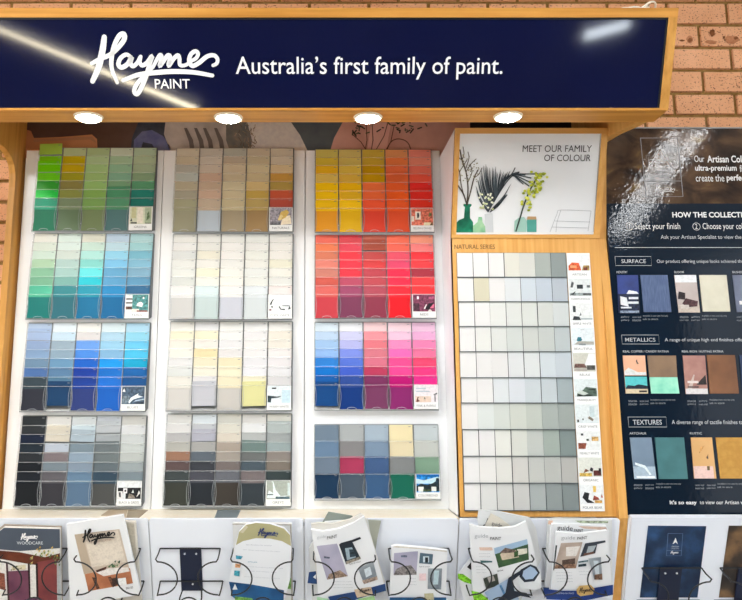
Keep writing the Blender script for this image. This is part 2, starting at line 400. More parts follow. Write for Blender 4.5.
for k in range(46):
    cx = random.choice([random.gauss(358, 6), random.gauss(404, 12), random.gauss(404, 12)]); cy = random.uniform(118, 137 if cx < 380 else 131)
    m.stroke(PC, [PC.uv(cx, cy, .005), PC.uv(cx + random.uniform(-4, 4), cy + random.uniform(-1, 4), .005)], .005, .005, random.choice(['3c4a3c', '2c382e', '5a6450']))
for a, b in (((366, 122), (364, 158)), ((372, 122), (370, 158)), ((388, 122), (376, 150)), ((394, 126), (384, 156)), ((352, 134), (366, 150))):
    m.stroke(PC, [PC.uv(*a, .005), PC.uv((a[0] + b[0]) / 2 + 2, (a[1] + b[1]) / 2, .005), PC.uv(*b, .005)], .005, .0028, '5a3c32')
m.stroke(PC, smooth([PC.uv(386, 150, .005), PC.uv(392, 141, .005), PC.uv(400, 139, .005), PC.uv(408, 143, .005), PC.uv(412, 154, .005)]), .005, .004, '6a4a3e')
m.build('printed_picture', gr)
# cream ledge, brochure boards, base
m = MB(); m.yz(XL, .4165, [(2.4495, Z(-.335)), (2.241, Z(-.335)), (2.252, Z(-.348)), (2.4495, Z(-.348))], CREAM); m.build('ledge', stand)
edges = [(XL - .022, -.5455), (-.5425, -.0665), (-.0635, .4115), (.4145, .9095)]
for a, b in edges:
    m = MB(); t = .006
    m.prism(PL, [(a, -.42), (b, -.42), (b, -t), (b - t, 0), (a + t, 0), (a, -t)], -.006, 0, COLD)
    m.build('brochure_board', stand)
m = MB(); m.yz(XL, XR, [(2.262, Z(-.361)), (2.40, Z(-.74)), (2.40, 0), (2.474, 0), (2.474, Z(-.361))], WHITE); m.build('base_cabinet', stand)

# ---------------------------------------------------------------- paint card racks
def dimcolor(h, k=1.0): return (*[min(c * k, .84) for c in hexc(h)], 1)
TONE = [1.08, .9, .84, .84]   # card colours scaled per rack tier to offset how brightly each is lit
RACKS = [
 ('green', 0, (147.6, 231.0), "a9cf52 c0cf9c b4cc98 cfdcc8 b9d0b4/7cc400 c0a800 b7d09c a9c8a5 b5c8a6/6cc800 c4a600 a6c886 95bf9c a6b897/6ac80e a19a1c a0c078 86b497 87a380/2f9a2a 8a8044 96bd70 7da780 5b9a72/08c43a 8a8f48 84ad58 4d8f6a 1f8072/069a72 7e8f6e 7fa75c 579873 16776c/067a56 6b8262 809268 5b8284", 'GREENS'),
 ('aqua and teal', 0, (233.6, 319.0), "f2f1e8 e3f2ea ecebdc c8dcee b8dce0/dfe9dc e2f2ec d4eee2 c9e8f4 a8d8dc/d6eadc d8e4dc b8ece4 9cdcf6 7fbfd4/b4d6b4 b8d4ce 8cdcd4 82c8ee 7ab0c8/7fb592 9fc4be 62dde0 5a9cc2 78a4bc/6ba483 72a79e 00bccc 4f94bc 558fb0/45ab8a 227f86 008ea6 0080b8 1f5d86/00807a 2e7684 0078a8 006fa8", 'TEALS'),
 ('blue', 0, (323.0, 411.6), "bccfe8 e8f2f8 f3f2ee dfeef4 b4dcf2/a9bfe2 cfe6f6 e4e0e0 b5d9ee 94d8f0/94acd2 9fb4c4 6fa5f0 9fd4f2 6ccaf2/8aa9ce 93adc0 4b90e8 88bce2 4cc4ee/6f8fac 6d9cc0 0a62cc 089cf0 00a8d4/4a6fa8 5a82a8 0a3aa0 0a72d0 0860a8/34444e 56809e 0a3a96 0a6fd4 045090/2f323f 06406e 2a3f86 0a68d0", 'BLUES'),
 ('black and grey', 0, (416.2, 506.8), "262b30 e4e3e0 d4dadd c4cad2 ccccc8/2a2e33 ddd6c6 cfe0e8 b9bfc4 dadde0/0d1c36 d4cec0 aabac6 a6adb2 ccd2d3/1a2632 b8c2d0 788a96 6a7478 c4cccb/262a30 7e7478 8ea2b4 6f797c bcc2c0/10161e 76848e 8596a8 5f6b72 9aa5a8/141a24 5e5c62 64819c 33495a 7c8a92/161a20 3a3a42 5f7c9a 545656", 'BLACK & GREYS'),
 ('beige', 1, (148.0, 232.0), "d5ccb8 cfc9bf bfc2b8 cfc4ae d3cbb8/ccc0a6 d2c9bc c6b9a6 cbbf9f d8cdb8/b4b2a8 cfc2b2 cbbda2 d4c8a4 dcc79c/b9bfb8 c9ab96 cabc9e cbbc96 cc9c4a/b9b096 c4ad96 cec4a4 d6bd84 b4974c/a8a390 cdb09a cdc09e bfa250 c6583a/a4a284 c4b29c c9bd98 b8a060 b04c3c/a3a187 c3d0dc b0a388 a88a5c", 'NATURALS'),
 ('cool white', 1, (233.8, 319.4), "f4f3ef f3f2ee f2f2ee f0f2ee f3f2ee/f4f4f2 f0f0ea f4f3f0 efefec f4f3ee/dfe3e2 f0eede f3f2ee ecefe8 f2f0ea/e8eae6 eeeee8 eff0ec ecece6 ecebd8/e8ebe6 f0eed8 f0f0ea e8ebe8 ecece4/d8dcd8 eceee6 f2f0e8 e6e9e4 e4e6e2/ededec d8e8ea ecebea dfe6ea f2e8e6/dededc d2e4e4 d8dce8 e2ebee", 'COOL WHITE'),
 ('warm white', 1, (321.9, 410.9), "f2f0ea e8e8ea efefec f0f0f0 efeeea/f2ecd2 f2ecd0 eeeeec ecebec f0eade/efeae0 efebe4 e8e8ea efefee ece8de/f2efe6 f0e0b4 e6e4e4 ededee efebea/e8e9ea f0e8cc f0e6c4 ececf0 e9e7ea/dfe3e2 efebdc f1ecd0 ecedf2 e4e5e8/eae8e0 e4e4e6 efe6c8 f2eed4 dedee0/e4e2de d5d8e2 dddad4 f1efae", 'WARM WHITE'),
 ('brown and charcoal', 1, (414.3, 506.8), "e0e0de e0e8ee d8d8d0 dfdedb dcdcd4/dedede c2c6cc dcdacf e8eaec b2bcbc/b8b8ba b0b2c0 dcd5c8 bcc0c0 a2a9aa/b4b4ae a8a8a6 a89d92 6f8482 9cacae/9a7460 5e6872 a39c94 6c7070 8c8580/5c4c4c 3a3e46 766e6c 4c5a64 7d756c/3c4446 4a4c56 63666e 766e70 3a4648/40443e 2a3038 46413c 3a434a", 'GREYS'),
 ('yellow and orange', 2, (149.2, 232.4), "ddd06c e0d07c d9be4c f0a870 f89a8a/e0c440 ddc86a d8b43a fb8c50 fc9c84/f4c020 eccb50 d0a000 fc7c4c f87c68/e8c860 ecc24a d4a400 fb6a3c f9604a/fccc00 fac400 fb7c44 f86830 f4302e/fccc00 f0c020 f8703c fb6420 fa3028/fac800 fccc00 fb5c34 f86028 ee3420/fba828 fcc408 f24a34 f85c34", 'YELLOW & ORANGE'),
 ('red', 2, (235.0, 318.5), "f06c58 dc3a48 c86c58 fc7458 fca084/ee7c4e e83a52 b4523e fc6c58 fb8484/d87858 f41a34 c23c3c f0506a f82a38/dc7a6a ee1c3a d83034 e8406c ee343e/c87868 e02038 bc3444 f40c44 a82038/c24838 b03a58 b83c48 f01040 f03038/cc5850 93345c a83c4e fa0828 f52e34/d8404c 83375a 98344e f8061e", 'REDS'),
 ('pink and violet', 2, (322.3, 409.9), "dceaf4 f0f2f6 fcd8dc fcdce6 f6cce8/c0d8f2 d2d4f6 f89ca6 f9d0ea f6b8e4/a4c8f0 bcc0f4 e87c88 fc92c8 fc8cc0/94bcf0 8094ec dc7c8c fc70c0 f67ca8/2f86dc 5878dc e07890 fc5098 f64c78/0074d0 4060cc c03c60 fc4898 fc3c88/0a5cac 2c4c9a 7e3060 c40a78 f8349a/0a4c90 083c8c 84406a 9a2a78", 'PINK & PURPLE'),
 ('slate and steel', 2, (425.0, 499.8), "74879a aeb4b6 aabccc f4e8bc cfdade/6a86a4 88888a 8097b0 ece0bc cdd2ce/6e7f92 a83a5c 44608c 84888a 84a690/1c3c5c 4f5f70 3f6490 17705c", 'COLORBOND'),
]
COLX = [(-1.042, -.613), (-.543, -.114), (-.036, .388)]
ROWN = ['top', 'second', 'third', 'fourth', 'fifth', 'sixth', 'seventh', 'bottom']
COLN = ['far left', 'second', 'middle', 'fourth', 'far right']
RAISE = {(0, 0, 0): .016, (0, 2, 0): .012, (0, 5, 3): .012, (0, 5, 1): 0, (2, 1, 0): .012, (2, 7, 1): .016, (2, 6, 3): .0, (3, 2, 1): .014, (3, 2, 2): .014,
         (3, 1, 3): .014, (6, 7, 3): .014, (6, 7, 1): .014, (7, 2, 1): .012, (8, 3, 3): .008, (8, 5, 4): .008, (9, 1, 2): .014, (10, 7, 0): .010, (7, 1, 4): .008, (3, 3, 3): .006, (7, 3, 3): .006, (4, 2, 2): .006}
def cname(h):
    import colorsys
    r, g, b = [int(h[i:i + 2], 16) / 255 for i in (0, 2, 4)]
    hh, l, s = colorsys.rgb_to_hls(r, g, b); hue = hh * 360
    if max(r, g, b) - min(r, g, b) < .035:
        return 'near black' if l < .16 else 'charcoal' if l < .32 else 'mid grey' if l < .55 else 'light grey' if l < .8 else 'off-white'
    if l > .9: pre = 'very pale'
    elif l > .78: pre = 'pale'
    elif l < .2: pre = 'very dark'
    elif l < .36: pre = 'dark'
    elif s < .3: pre = 'dusty'
    elif s > .75: pre = 'vivid'
    else: pre = 'mid'
    names = [(14, 'red'), (28, 'rusty orange' if l < .5 else 'coral orange'), (40, 'brown' if s < .4 and l < .6 else 'orange'), (60, 'beige' if s < .5 or l > .85 else 'mustard' if l < .45 else 'yellow'), (80, 'olive green'),
             (150, 'green'), (175, 'sea green'), (192, 'aqua'), (215, 'blue grey' if s < .35 else 'sky blue'), (245, 'blue' if s > .3 else 'blue grey'), (280, 'violet'), (325, 'magenta' if l < .7 else 'lilac pink'), (345, 'pink' if l > .45 else 'plum'), (361, 'red' if l < .62 else 'pink')]
    for lim, nm in names:
        if hue < lim: return pre + ' ' + nm
card_mesh = {}
STUFF = set()
_all = []
for _i, (_n, _c, (_a, _b), _cols, _) in enumerate(RACKS):
    _r = _cols.split('/')
    for _k in range(len(_r)):
        for _j in range(len(_r[_k].split())):
            _big = _k == len(_r) - 1 or len(_r) == 4
            _all.append((0 if _big else 1, 0 if (_i, _k, _j) in RAISE else 1, -((_b - _a) + (_i % 4) * 0.01), _i, _k, _j))
_all.sort()
STUFF = {q[3:] for q in _all[300:]}
REST = MB()
def card_me(wd, ht, dash=True):
    k = (round(wd, 4), round(ht, 4), dash)
    if k not in card_mesh:
        mb = MB(); mb.box(-wd / 2, wd / 2, 0, .0012, 0, ht, CARD)
        if dash:
            mb.add([(wd / 2 - .014, -.0002, ht - .0075), (wd / 2 - .006, -.0002, ht - .0075), (wd / 2 - .006, -.0002, ht - .0055), (wd / 2 - .014, -.0002, ht - .0055)], [(0, 1, 2, 3)], flat('80848a'))
        me = bpy.data.meshes.new('paint_card'); me.from_pydata([tuple(v) for v in mb.v], [], mb.f)
        for mt in mb.mats: me.materials.append(mt)
        me.polygons.foreach_set('material_index', mb.m); me.update(); card_mesh[k] = me
    return card_mesh[k]
def pic_card(mb, P, u0, v0, cw, ch, wd, seed, cols, caption, mats_only=False, shapes=None):
    """a small interior photograph with a white caption strip, within a card at (u0,v0)"""
    U = lambda a: u0 + a * cw; V = lambda b: v0 + b * ch
    mb.face(P, [(U(.03), V(.26)), (U(.97), V(.26)), (U(.97), V(.97)), (U(.03), V(.97))], wd, pr(cols[0]))
    k = 1
    for sh in shapes:
        mb.face(P, [(U(a), V(b)) for a, b in sh[1]], wd + .0002 * k, pr(sh[0])); k += 1
    v, fcs = glyphs(caption); x0 = min(a[0] for a in v); x1 = max(a[0] for a in v); y0 = min(a[1] for a in v); y1 = max(a[1] for a in v)
    wdt = min(.8, .09 * len(caption)); a0 = .5 - wdt / 2
    mb.add([P.w3(U(a0 + wdt * (a - x0) / (x1 - x0)), V(.09 + .09 * (b - y0) / (y1 - y0)), wd) for a, b in v], fcs, '70757a')
R = lambda a, b, c, d: [(a, b), (c, b), (c, d), (a, d)]
PICS = {
 0: (['d8dcc4'], [('c8c89c', R(.1, .5, .3, .95)), ('ece6d8', R(.35, .3, .6, .95)), ('a8b89c', R(.68, .3, .95, .95)), ('5c7450', [(.75, .4), (.9, .5), (.85, .8), (.78, .7)]), ('383c3c', R(.08, .27, .35, .33)), ('3a3e3e', [(.05, .38), (.15, .36), (.12, .5)]), ('6a7468', R(.7, .27, .97, .31))]),
 1: (['4c8c8c'], [('e8ecec', R(.03, .26, .3, .95)), ('3c3430', R(.04, .76, .3, .82)), ('3c3430', R(.04, .6, .3, .66)), ('5a3a30', R(.04, .36, .3, .48)), ('e8e4dc', R(.3, .26, .6, .38)), ('f4f4f4', [(.48, .5), (.52, .62), (.66, .68), (.76, .6), (.72, .46)]), ('f8f8f4', [(.72, .84), (.78, .88), (.82, .82), (.76, .78)]), ('8c4a44', R(.5, .26, .95, .32))]),
 2: (['44586e'], [('6c7c88', R(.05, .3, .35, .6)), ('f0f0f0', [(.05, .76), (.18, .76), (.12, .9)]), ('e4ecf2', [(.4, .52), (.72, .7), (.7, .62), (.9, .56), (.66, .5), (.5, .44), (.34, .28), (.32, .36)]), ('1c2838', [(.45, .3), (.95, .36), (.95, .28)]), ('b8ccdc', [(.55, .36), (.95, .44), (.95, .48), (.6, .42)])]),
 3: (['e0e4e8'], [('14181c', R(.04, .5, .97, .72)), ('14181c', R(.36, .28, .97, .6)), ('f0f0f0', R(.26, .5, .42, .7)), ('303438', R(.31, .56, .38, .64)), ('e4e4e4', R(.04, .28, .24, .58)), ('4a4e52', [(.1, .36), (.18, .34), (.16, .54), (.08, .54)]), ('8c8478', [(.46, .3), (.76, .3), (.7, .42), (.5, .5)]), ('dce4dc', [(.6, .52), (.66, .66), (.7, .52)]), ('e8e8e4', [(.8, .34), (.95, .5), (.9, .62)])]),
 4: (['9c98a4'], [('6c6c74', R(.04, .26, .5, .4)), ('f4e8cc', [(.5, .26), (.56, .6), (.9, .66), (.95, .3)]), ('d8b860', [(.36, .46), (.5, .8), (.74, .9), (.86, .78), (.7, .56), (.46, .44)]), ('f0dc98', [(.36, .46), (.5, .7), (.6, .62), (.48, .44)]), ('30343c', R(.05, .26, .45, .3))]),
 5: (['eef2f2'], [('30383c', [(.06, .58), (.16, .76), (.26, .82), (.18, .7), (.14, .56)]), ('282c30', [(.12, .46), (.2, .44), (.2, .5), (.14, .52)]), ('8c6c70', R(.05, .32, .14, .4)), ('4a5456', [(.44, .48), (.52, .36), (.72, .34), (.7, .4), (.54, .4), (.48, .52)]), ('5a6466', R(.6, .5, .9, .54)), ('5a6466', [(.84, .36), (.95, .4), (.9, .56)])]),
 6: (['dde8ec'], [('14181a', R(.2, .84, .38, .9)), ('2c4048', [(.03, .32), (.16, .3), (.18, .46), (.5, .5), (.6, .56), (.4, .54), (.03, .58)]), ('c4dce8', R(.62, .3, .97, .8)), ('e8f0f2', R(.2, .28, .6, .44))]),
 7: (['a4aca4'], [('e4f0f0', [(.04, .3), (.12, .6), (.3, .5), (.28, .9), (.22, .95), (.3, .95), (.4, .62), (.6, .38), (.9, .4), (.6, .3)]), ('48606a', R(.4, .27, .97, .36)), ('c4d4d4', R(.88, .4, .97, .9)), ('3c5058', R(.04, .42, .3, .46))]),
 8: (['ec7c64'], [('f4ece0', R(.2, .5, .44, .84)), ('3c4048', [(.28, .58), (.34, .56), (.38, .66), (.36, .78), (.28, .78)]), ('f4e8d8', R(.04, .42, .15, .64)), ('7c7c4c', [(.78, .6), (.9, .66), (.92, .78), (.8, .8)]), ('f4e8c4', [(.55, .26), (.58, .38), (.88, .38), (.82, .26)]), ('5c5c3c', [(.82, .26), (.95, .4), (.95, .26)])]),
 9: (['7c3c58'], [('4c2c3c', R(.03, .28, .3, .6)), ('f4f0f0', R(.2, .78, .28, .9)), ('a85478', R(.7, .78, .95, .9)), ('201820', [(.5, .34), (.7, .6), (.9, .62), (.7, .34)]), ('f4f0f0', [(.48, .38), (.58, .56), (.62, .56), (.54, .36)]), ('f07c9c', [(.74, .4), (.92, .58), (.9, .4)]), ('e4e0d8', [(.66, .26), (.7, .34), (.78, .34), (.84, .26)])]),
 10: (['ece8ec'], [('e4d0c0', R(.05, .28, .7, .52)), ('704038', [(.08, .3), (.14, .48), (.2, .5), (.16, .4), (.24, .32), (.14, .28)]), ('5c6c5c', [(.4, .4), (.44, .5), (.48, .4)]), ('2c4c48', [(.78, .58), (.96, .66), (.96, .6)]), ('3c4448', R(.85, .3, .89, .6)), ('b8c8d4', R(.08, .82, .5, .86)), ('b8c8d4', R(.08, .7, .65, .74))]),
 11: (['2c8cd8'], [('c8e8f4', [(.03, .6), (.03, .8), (.35, .74), (.97, .9), (.97, .6)]), ('1c2c30', [(.03, .5), (.2, .6), (.5, .56), (.7, .62), (.97, .8), (.97, .3), (.03, .3)]), ('e8ece8', R(.1, .28, .32, .48)), ('e8ece8', R(.64, .3, .84, .48)), ('3c4c34', R(.3, .28, .62, .38)), ('1c3444', [(.8, .6), (.84, .82), (.95, .84), (.92, .6)]), ('0c6cbc', R(.03, .88, .97, .97))]),
}
for ri, (rn, ci, (py0, py1), cols, cap) in enumerate(RACKS):
    x0, x1 = COLX[ci]
    zt = PB.uv(300, py0, .012)[1]; zb = PB.uv(300, py1, .034)[1]
    rowsC = [r.split() for r in cols.split('/')]; NR = len(rowsC)
    H = zt - zb
    small = 7 if NR == 8 else 3
    lines = [0, .1, .2, .302, .404, .509, .612, .716, 1.0] if NR == 8 else [0, .212, .428, .655, 1.0]
    wk = lambda k: .010 + .0028 * k * (1 if NR == 8 else 2)
    rack = empty('card_rack', (0.5 * (x0 + x1), 2.4, Z(zb)), 'clear tiered rack of %s paint cards mounted on white board' % rn, 'card rack', 'tiered paint card racks')
    m = MB(); m.box(x0, x1, 2.4465, 2.4498, Z(zb + .011), Z(zt + .003), SMOKE); m.build('back_plate', rack)
    for sx in (x0 - .0015, x1):
        m = MB(); m.yz(sx, sx + .0015, [(2.4498, Z(zb + .011)), (2.4498, Z(zt)), (2.438, Z(zt)), (2.45 - .0335, Z(zb + H * .28)), (2.45 - .0335, Z(zb))], flat('3c444a', .3) if sx == x1 and ci < 2 else ACRYL); m.build('side_wall', rack)  # visible right walls coloured dark to carry their shade; others stay clear
    pitch = (x1 - x0) / 5
    for k in range(1, 5):
        m = MB(); xx = x0 + k * pitch; m.yz(xx - .0007, xx + .0007, [(2.446, Z(zb + .011)), (2.446, Z(zt)), (2.438, Z(zt)), (2.45 - .035, Z(zb + H * .28)), (2.45 - .035, Z(zb))], ACRYL); m.build('divider', rack)
    for k in range(1, NR):
        yy = 2.45 - wk(k) - .0035; zl = zt - H * lines[k]
        m = MB(); m.box(x0, x1, yy - .001, yy, Z(zl - .0028), Z(zl - .0005), ACRYL); m.build('pocket_lip', rack)
    yy = 2.45 - .034
    m = MB(); m.yz(x0, x1, [(yy, Z(zb)), (yy, Z(zb - .001)), (2.446, Z(zb + .010)), (2.446, Z(zb + .011))], flat('e8eaea', .4))
    m.box(x0, x1, yy - .001, yy, Z(zb - .002), Z(zb + .001), flat('70767a', .3))
    PF = Plane(yy, Z(zb))
    for k in range(5 if ci == 9 else 4):
        cx = x0 + pitch * (k + .5)
        m.stroke(PF, [(cx + .016 * math.cos(a), .003 + .006 * math.sin(a)) for a in [math.pi * j / 8 for j in range(9)]], .0012, .0012, flat('c8ccd0', .3))
    for k in range(4):
        for sd in (-1, 1):
            cx = x0 + pitch * (k + .5) + sd * .041; hh = H * .27
            m.stroke(PF, [(cx - sd * (.005 * math.sin(math.pi * j / 8)), .004 + hh * j / 8) for j in range(9)], .0012, .0012, flat('9aa0a4', .3))
    m.build('front_lip', rack)
    for r in range(NR):
        for c, h in enumerate(rowsC[r]):
            top = zt - H * lines[r]
            ln = H * (lines[r + 1] - lines[r]) + (.010 if r < NR - 1 else -.003)
            rz = RAISE.get((ri, r, c), 0)
            if (ri, r, c) in STUFF:
                cw_ = pitch - .0045; xc = x0 + pitch * (c + .5) + random.uniform(-.0006, .0006); yc = 2.45 - wk(r); zc_ = Z(top - ln)
                REST.add([(xc + a * cw_ / 2, yc + d - (.0523 * ln if False else 0) + e * ln * .0523, zc_ + e * ln) for a in (-1, 1) for d in (0, .0012) for e in (0, 1)], [(0, 1, 3, 2), (4, 6, 7, 5), (0, 4, 5, 1), (2, 3, 7, 6), (0, 2, 6, 4), (1, 5, 7, 3)], flat(h, .4, .3))
                REST.add([(xc + cw_ / 2 - a, yc - .0003 + (ln - b) * .0523, zc_ + ln - b) for a, b in ((.014, .0075), (.006, .0075), (.006, .0055), (.014, .0055))], [(0, 1, 2, 3)], flat('80848a'))
                continue
            o = bpy.data.objects.new('paint_card', card_me(pitch - .0045, ln)); C.objects.link(o)
            o.location = (x0 + pitch * (c + .5) + random.uniform(-.0006, .0006), 2.45 - wk(r) - random.uniform(0, .0006), Z(top - ln + rz + random.uniform(-.0012, .0008)))
            if rz: o.location.y -= .002; o.rotation_euler.y = random.uniform(-.03, .03)
            o.rotation_euler.x = math.radians(-3.0); o.rotation_euler.y += random.uniform(-.006, .006)
            o.color = dimcolor(h, TONE[ri % 4] * (.84 if r == NR - 1 else 1))  # bottom row darkened in colour to counter the downlight sheen
            rw = ROWN[r] if r < NR - 1 else 'bottom'
            tag(o, '%s card, %s row, %s column of the %s rack' % (cname(h), rw, COLN[c], rn), 'paint card', 'paint cards in the %s rack' % rn)
    # photograph card, bottom right
    top = zt - H * lines[NR - 1]; ch = H * (1 - lines[NR - 1]) - .003; cw = pitch - .003
    PX = Plane(2.45 - wk(NR - 1) - .0045, Z(top - ch)); u0 = x0 + pitch * 4 + .0015
    m = MB(); m.prism(PX, [(u0, 0), (u0 + cw, 0), (u0 + cw, ch), (u0, ch)], -.001, 0, 'f2f4f4')
    bc, sh = PICS[ri]
    pic_card(m, PX, u0, 0, cw, ch, .0004, ri, bc, cap, shapes=sh)
    po = m.build('photo_card'); tag(po, 'small photo title card at the lower right corner of the %s rack' % rn, 'photo card', 'photo title cards of the racks')

tag(REST.build('paint_cards'), 'the remaining small paint cards filling the upper tiers of the clear racks', 'paint cards', kind='stuff')

# ---------------------------------------------------------------- natural series unit
nat = empty('swatch_cabinet', (.665, 2.3, Z(-.33)), 'pale oak wall cabinet with tilted flower vase poster above a grid of natural white cards', 'display cabinet')
NL, NRr = .4195, .9125; zb_n = -.334; zk = .562; kt = .355
m = MB()
m.yz(NL, NL + .003, [(2.449, Z(zb_n)), (2.449, Z(.91)), (2.145 + .005, Z(.895)), (2.27, Z(.562)), (2.27, Z(zb_n))], WHITE)
m.build('side_panel', nat)
m = MB()
Lp = math.hypot(.125, .333)
m.prism(PN, [(NL, zb_n), (NRr, zb_n), (NRr, zk), (NL, zk)], -.012, 0, PINE_V)
m.build('front_panel', nat)
m = MB()
for a in ([(NL, 0), (NRr, 0), (NRr, .012), (NL, .012)], [(NL, Lp - .018), (NRr, Lp - .018), (NRr, Lp), (NL, Lp)]):
    m.prism(PT, a, -.012, .004, PINE_H)
for a, b in ((NL, NL + .016), (NRr - .02, NRr)): m.prism(PT, [(a, .012), (b, .012), (b, Lp - .018), (a, Lp - .018)], -.012, .004, PINE_V)
m.build('poster_frame', nat)
m = MB(); pz = MB()
m.prism(PT, [(NL + .016, .012), (NRr - .02, .012), (NRr - .02, Lp - .018), (NL + .016, Lp - .018)], -.008, 0, noisy('pale_grey_poster', [(.3, 'e8ecf0'), (.7, 'eef1f4')], (1, 1, 1), 2, 2, .3, .5))
poster = m.build('poster', nat)
m = MB()
m.stroke(PT, PT.pts([(457.5, 132.5), (600.5, 131.8), (593.5, 231.5)]), .0008, .003, 'a8aeb4')
write(m, PT, 'MEET OUR FAMILY', 522.5, 591.5, 145.3, 152, .001, '30343c', 0)
write(m, PT, 'OF COLOUR', 544, 590.5, 154.6, 161.2, .001, '30343c', 0)
m.build('lettering', poster)
m = MB()
T = lambda l, k, mat: m.face(PT, PT.pts(l, .001 + k * .0002), .001 + k * .0002, mat)
# green bottle
BOT = noisy('green_glass_print', [(.3, '0c5a44'), (.55, '1c8a68'), (.75, '5cc4a0')], (1, 1, 1), 22, 2, .3, .4)
T([(455.5, 232.4), (455.2, 224), (459, 220), (464, 218), (465, 207), (463.5, 206), (463.5, 204), (471.5, 204), (471.5, 206), (470, 207), (470, 218), (473, 222), (473.5, 232.4)], 1, BOT)
T([(473, 232.4), (473, 226), (477.5, 222), (478.5, 217), (482, 217), (482.5, 222), (485.5, 227), (485.5, 232.4)], 2, noisy('pale_green_glass_print', [(.3, '6cb488'), (.7, 'b8dcb4')], (1, 1, 1), 25, 2, .3, .4))
T([(485.5, 232.4), (484.5, 214), (492.5, 213), (493.5, 232.4)], 3, 'cdd2d6')
T([(514, 232), (514.5, 221), (519, 217.5), (524, 217), (527, 221), (526.5, 232)], 4, 'a0c8bc')
T([(527, 232), (527, 219.5), (536.5, 219.5), (536.5, 232)], 5, '4c9c90'); T([(527, 219.5), (527.5, 216.5), (536, 216.5), (536.5, 219.5)], 6, 'b89468')
# bare branches
def br(p, w0, col, k=8): m.stroke(PT, smooth(PT.pts(p, .001 + k * .0002), 3), .001 + k * .0002, w0, col)
BR = '4c423a'
br([(467, 205), (463, 193), (457, 184), (454.5, 175)], .0045, BR); br([(467, 205), (468, 188), (466, 172), (462, 160), (460, 150)], .0045, BR)
br([(467, 205), (471, 190), (474, 178), (478, 170)], .004, BR); br([(464, 196), (461, 184), (459.5, 172), (456, 163)], .003, BR)
for a in ([(466, 172), (471, 164), (476, 159)], [(462, 160), (464, 154), (463, 147)], [(474, 178), (479, 174), (482, 168)], [(468, 182), (472, 172), (470, 164)], [(459.5, 172), (463, 166), (467, 160)], [(462, 160), (458, 157), (456, 153)], [(466, 168), (469, 158), (468, 152)]): br(a, .0026, BR)
for k in range(46):
    a = random.uniform(459, 480); b = random.uniform(155, 182)
    m.ell(PT, PT.uv(a, b, .003), .0022, .002, .003, random.choice(['8a8468', 'b4b094', '6a6a50']), 6)
# palm leaf
def leaflet(o_, tip, bow, w0):
    mid = ((o_[0] + tip[0]) / 2 + bow, (o_[1] + tip[1]) / 2)
    pts = smooth(PT.pts([o_, mid, tip], .0028), 5); n_ = len(pts)
    m.stroke(PT, pts, .0028, [w0 * (.35 + .65 * math.sin(math.pi * min(1, .25 + .75 * i / (n_ - 1)))) if i < n_ - 1 else w0 * .15 for i in range(n_)], random.choice(['2c343c', '3c464e', '242c34', '46525a']))
TIPS = [(476, 190), (477, 181), (479, 174), (482, 168), (485, 165), (488.5, 165.5), (491, 168), (494.5, 167), (498, 169.5), (501, 170), (504.5, 171), (508, 170.5), (511, 172)]
for k in range(26):
    t = k / 25; q = t * (len(TIPS) - 1); i0 = min(int(q), len(TIPS) - 2); fr_ = q - i0
    tip = (TIPS[i0][0] * (1 - fr_) + TIPS[i0 + 1][0] * fr_ + random.uniform(-.8, .8), TIPS[i0][1] * (1 - fr_) + TIPS[i0 + 1][1] * fr_ + random.uniform(-1.5, 3))
    leaflet((487.5 + 14 * t, 211 - 22 * t), tip, -2.0 + 1.5 * t, .0042)
for tip, bw in (((506.5, 194), 2), ((504, 197), 2), ((501.5, 200.5), 2), ((509, 188), 2), ((511, 184), 2)): leaflet((491, 210), tip, bw, .0036)
br([(488, 212), (495, 200), (503, 187), (511, 177), (519, 172.5)], .0034, '2c343c', 10)
for tip in ((519, 172), (525, 175), (531, 178), (529, 186), (523, 184), (534, 184), (538, 174), (515, 168)):
    br([(500, 186), (511, 175), tip], .0036, '36424a', 9)
for tip in ((507, 195), (504, 198), (501, 202)): br([(490, 212), (498, 206), tip], .0034, '2c343c', 9)
for k in range(26):
    a = random.uniform(479, 493); b = random.uniform(193, 211); m.ell(PT, PT.uv(a, b, .0032), .0038, .0034, .0032, random.choice(['e4ecc0', 'c8d4a0', 'f0f2dc']), 7)
# orchid
br([(516, 231), (520, 218), (524, 205), (530, 190), (538, 176)], .005, '34443c', 11)
for k in range(70):
    t = random.random(); cx = 525 + 17 * t + random.gauss(0, 3.2); cy = 206 - 34 * t + random.gauss(0, 2.4)
    m.ell(PT, PT.uv(cx, cy, .0036), .0052, .0042, .0036 + .00001 * k, random.choice(['c4cc30', 'a8b428', 'dce060', '8c9c24']), 7)
m.build('vase_print', poster)
m = MB()
for a in ([(550, 232), (557, 214), (561, 210), (591, 211)], [(555, 221), (590, 222)], [(552, 227), (588, 228)], [(561, 210), (557, 222), (556, 232)], [(591, 211), (588, 231)]): br(a, .0014, 'a4aab0', 8)
m.build('chair_print', poster)
m = MB(); write(m, PN, 'NATURAL SERIES', 454.5, 495, 244.5, 249, .001, '6a4a20', .002); m.build('lettering', nat)
GX0, GX1, GP = .437, .797, .875
gy = [252.6, 277.4, 301.8, 326.5, 351.7, 377.7, 403, 429.6, 456.2, 483.1, 510.5]
gz = [PN.uv(500, y, .004)[1] for y in gy]
m = MB(); m.prism(PN, [(GX0 - .001, gz[-1]), (GX1 + .001, gz[-1]), (GX1 + .001, gz[0]), (GX0 - .001, gz[0])], 0, .002, flat('3a4246')); m.build('card_tray', nat)
m = MB()
for z in gz[1:]: m.prism(PN, [(GX0, z - .0012), (GX1, z - .0012), (GX1, z + .0012), (GX0, z + .0012)], .002, .009, flat('545c60', .3))
m.build('tray_rails', nat)
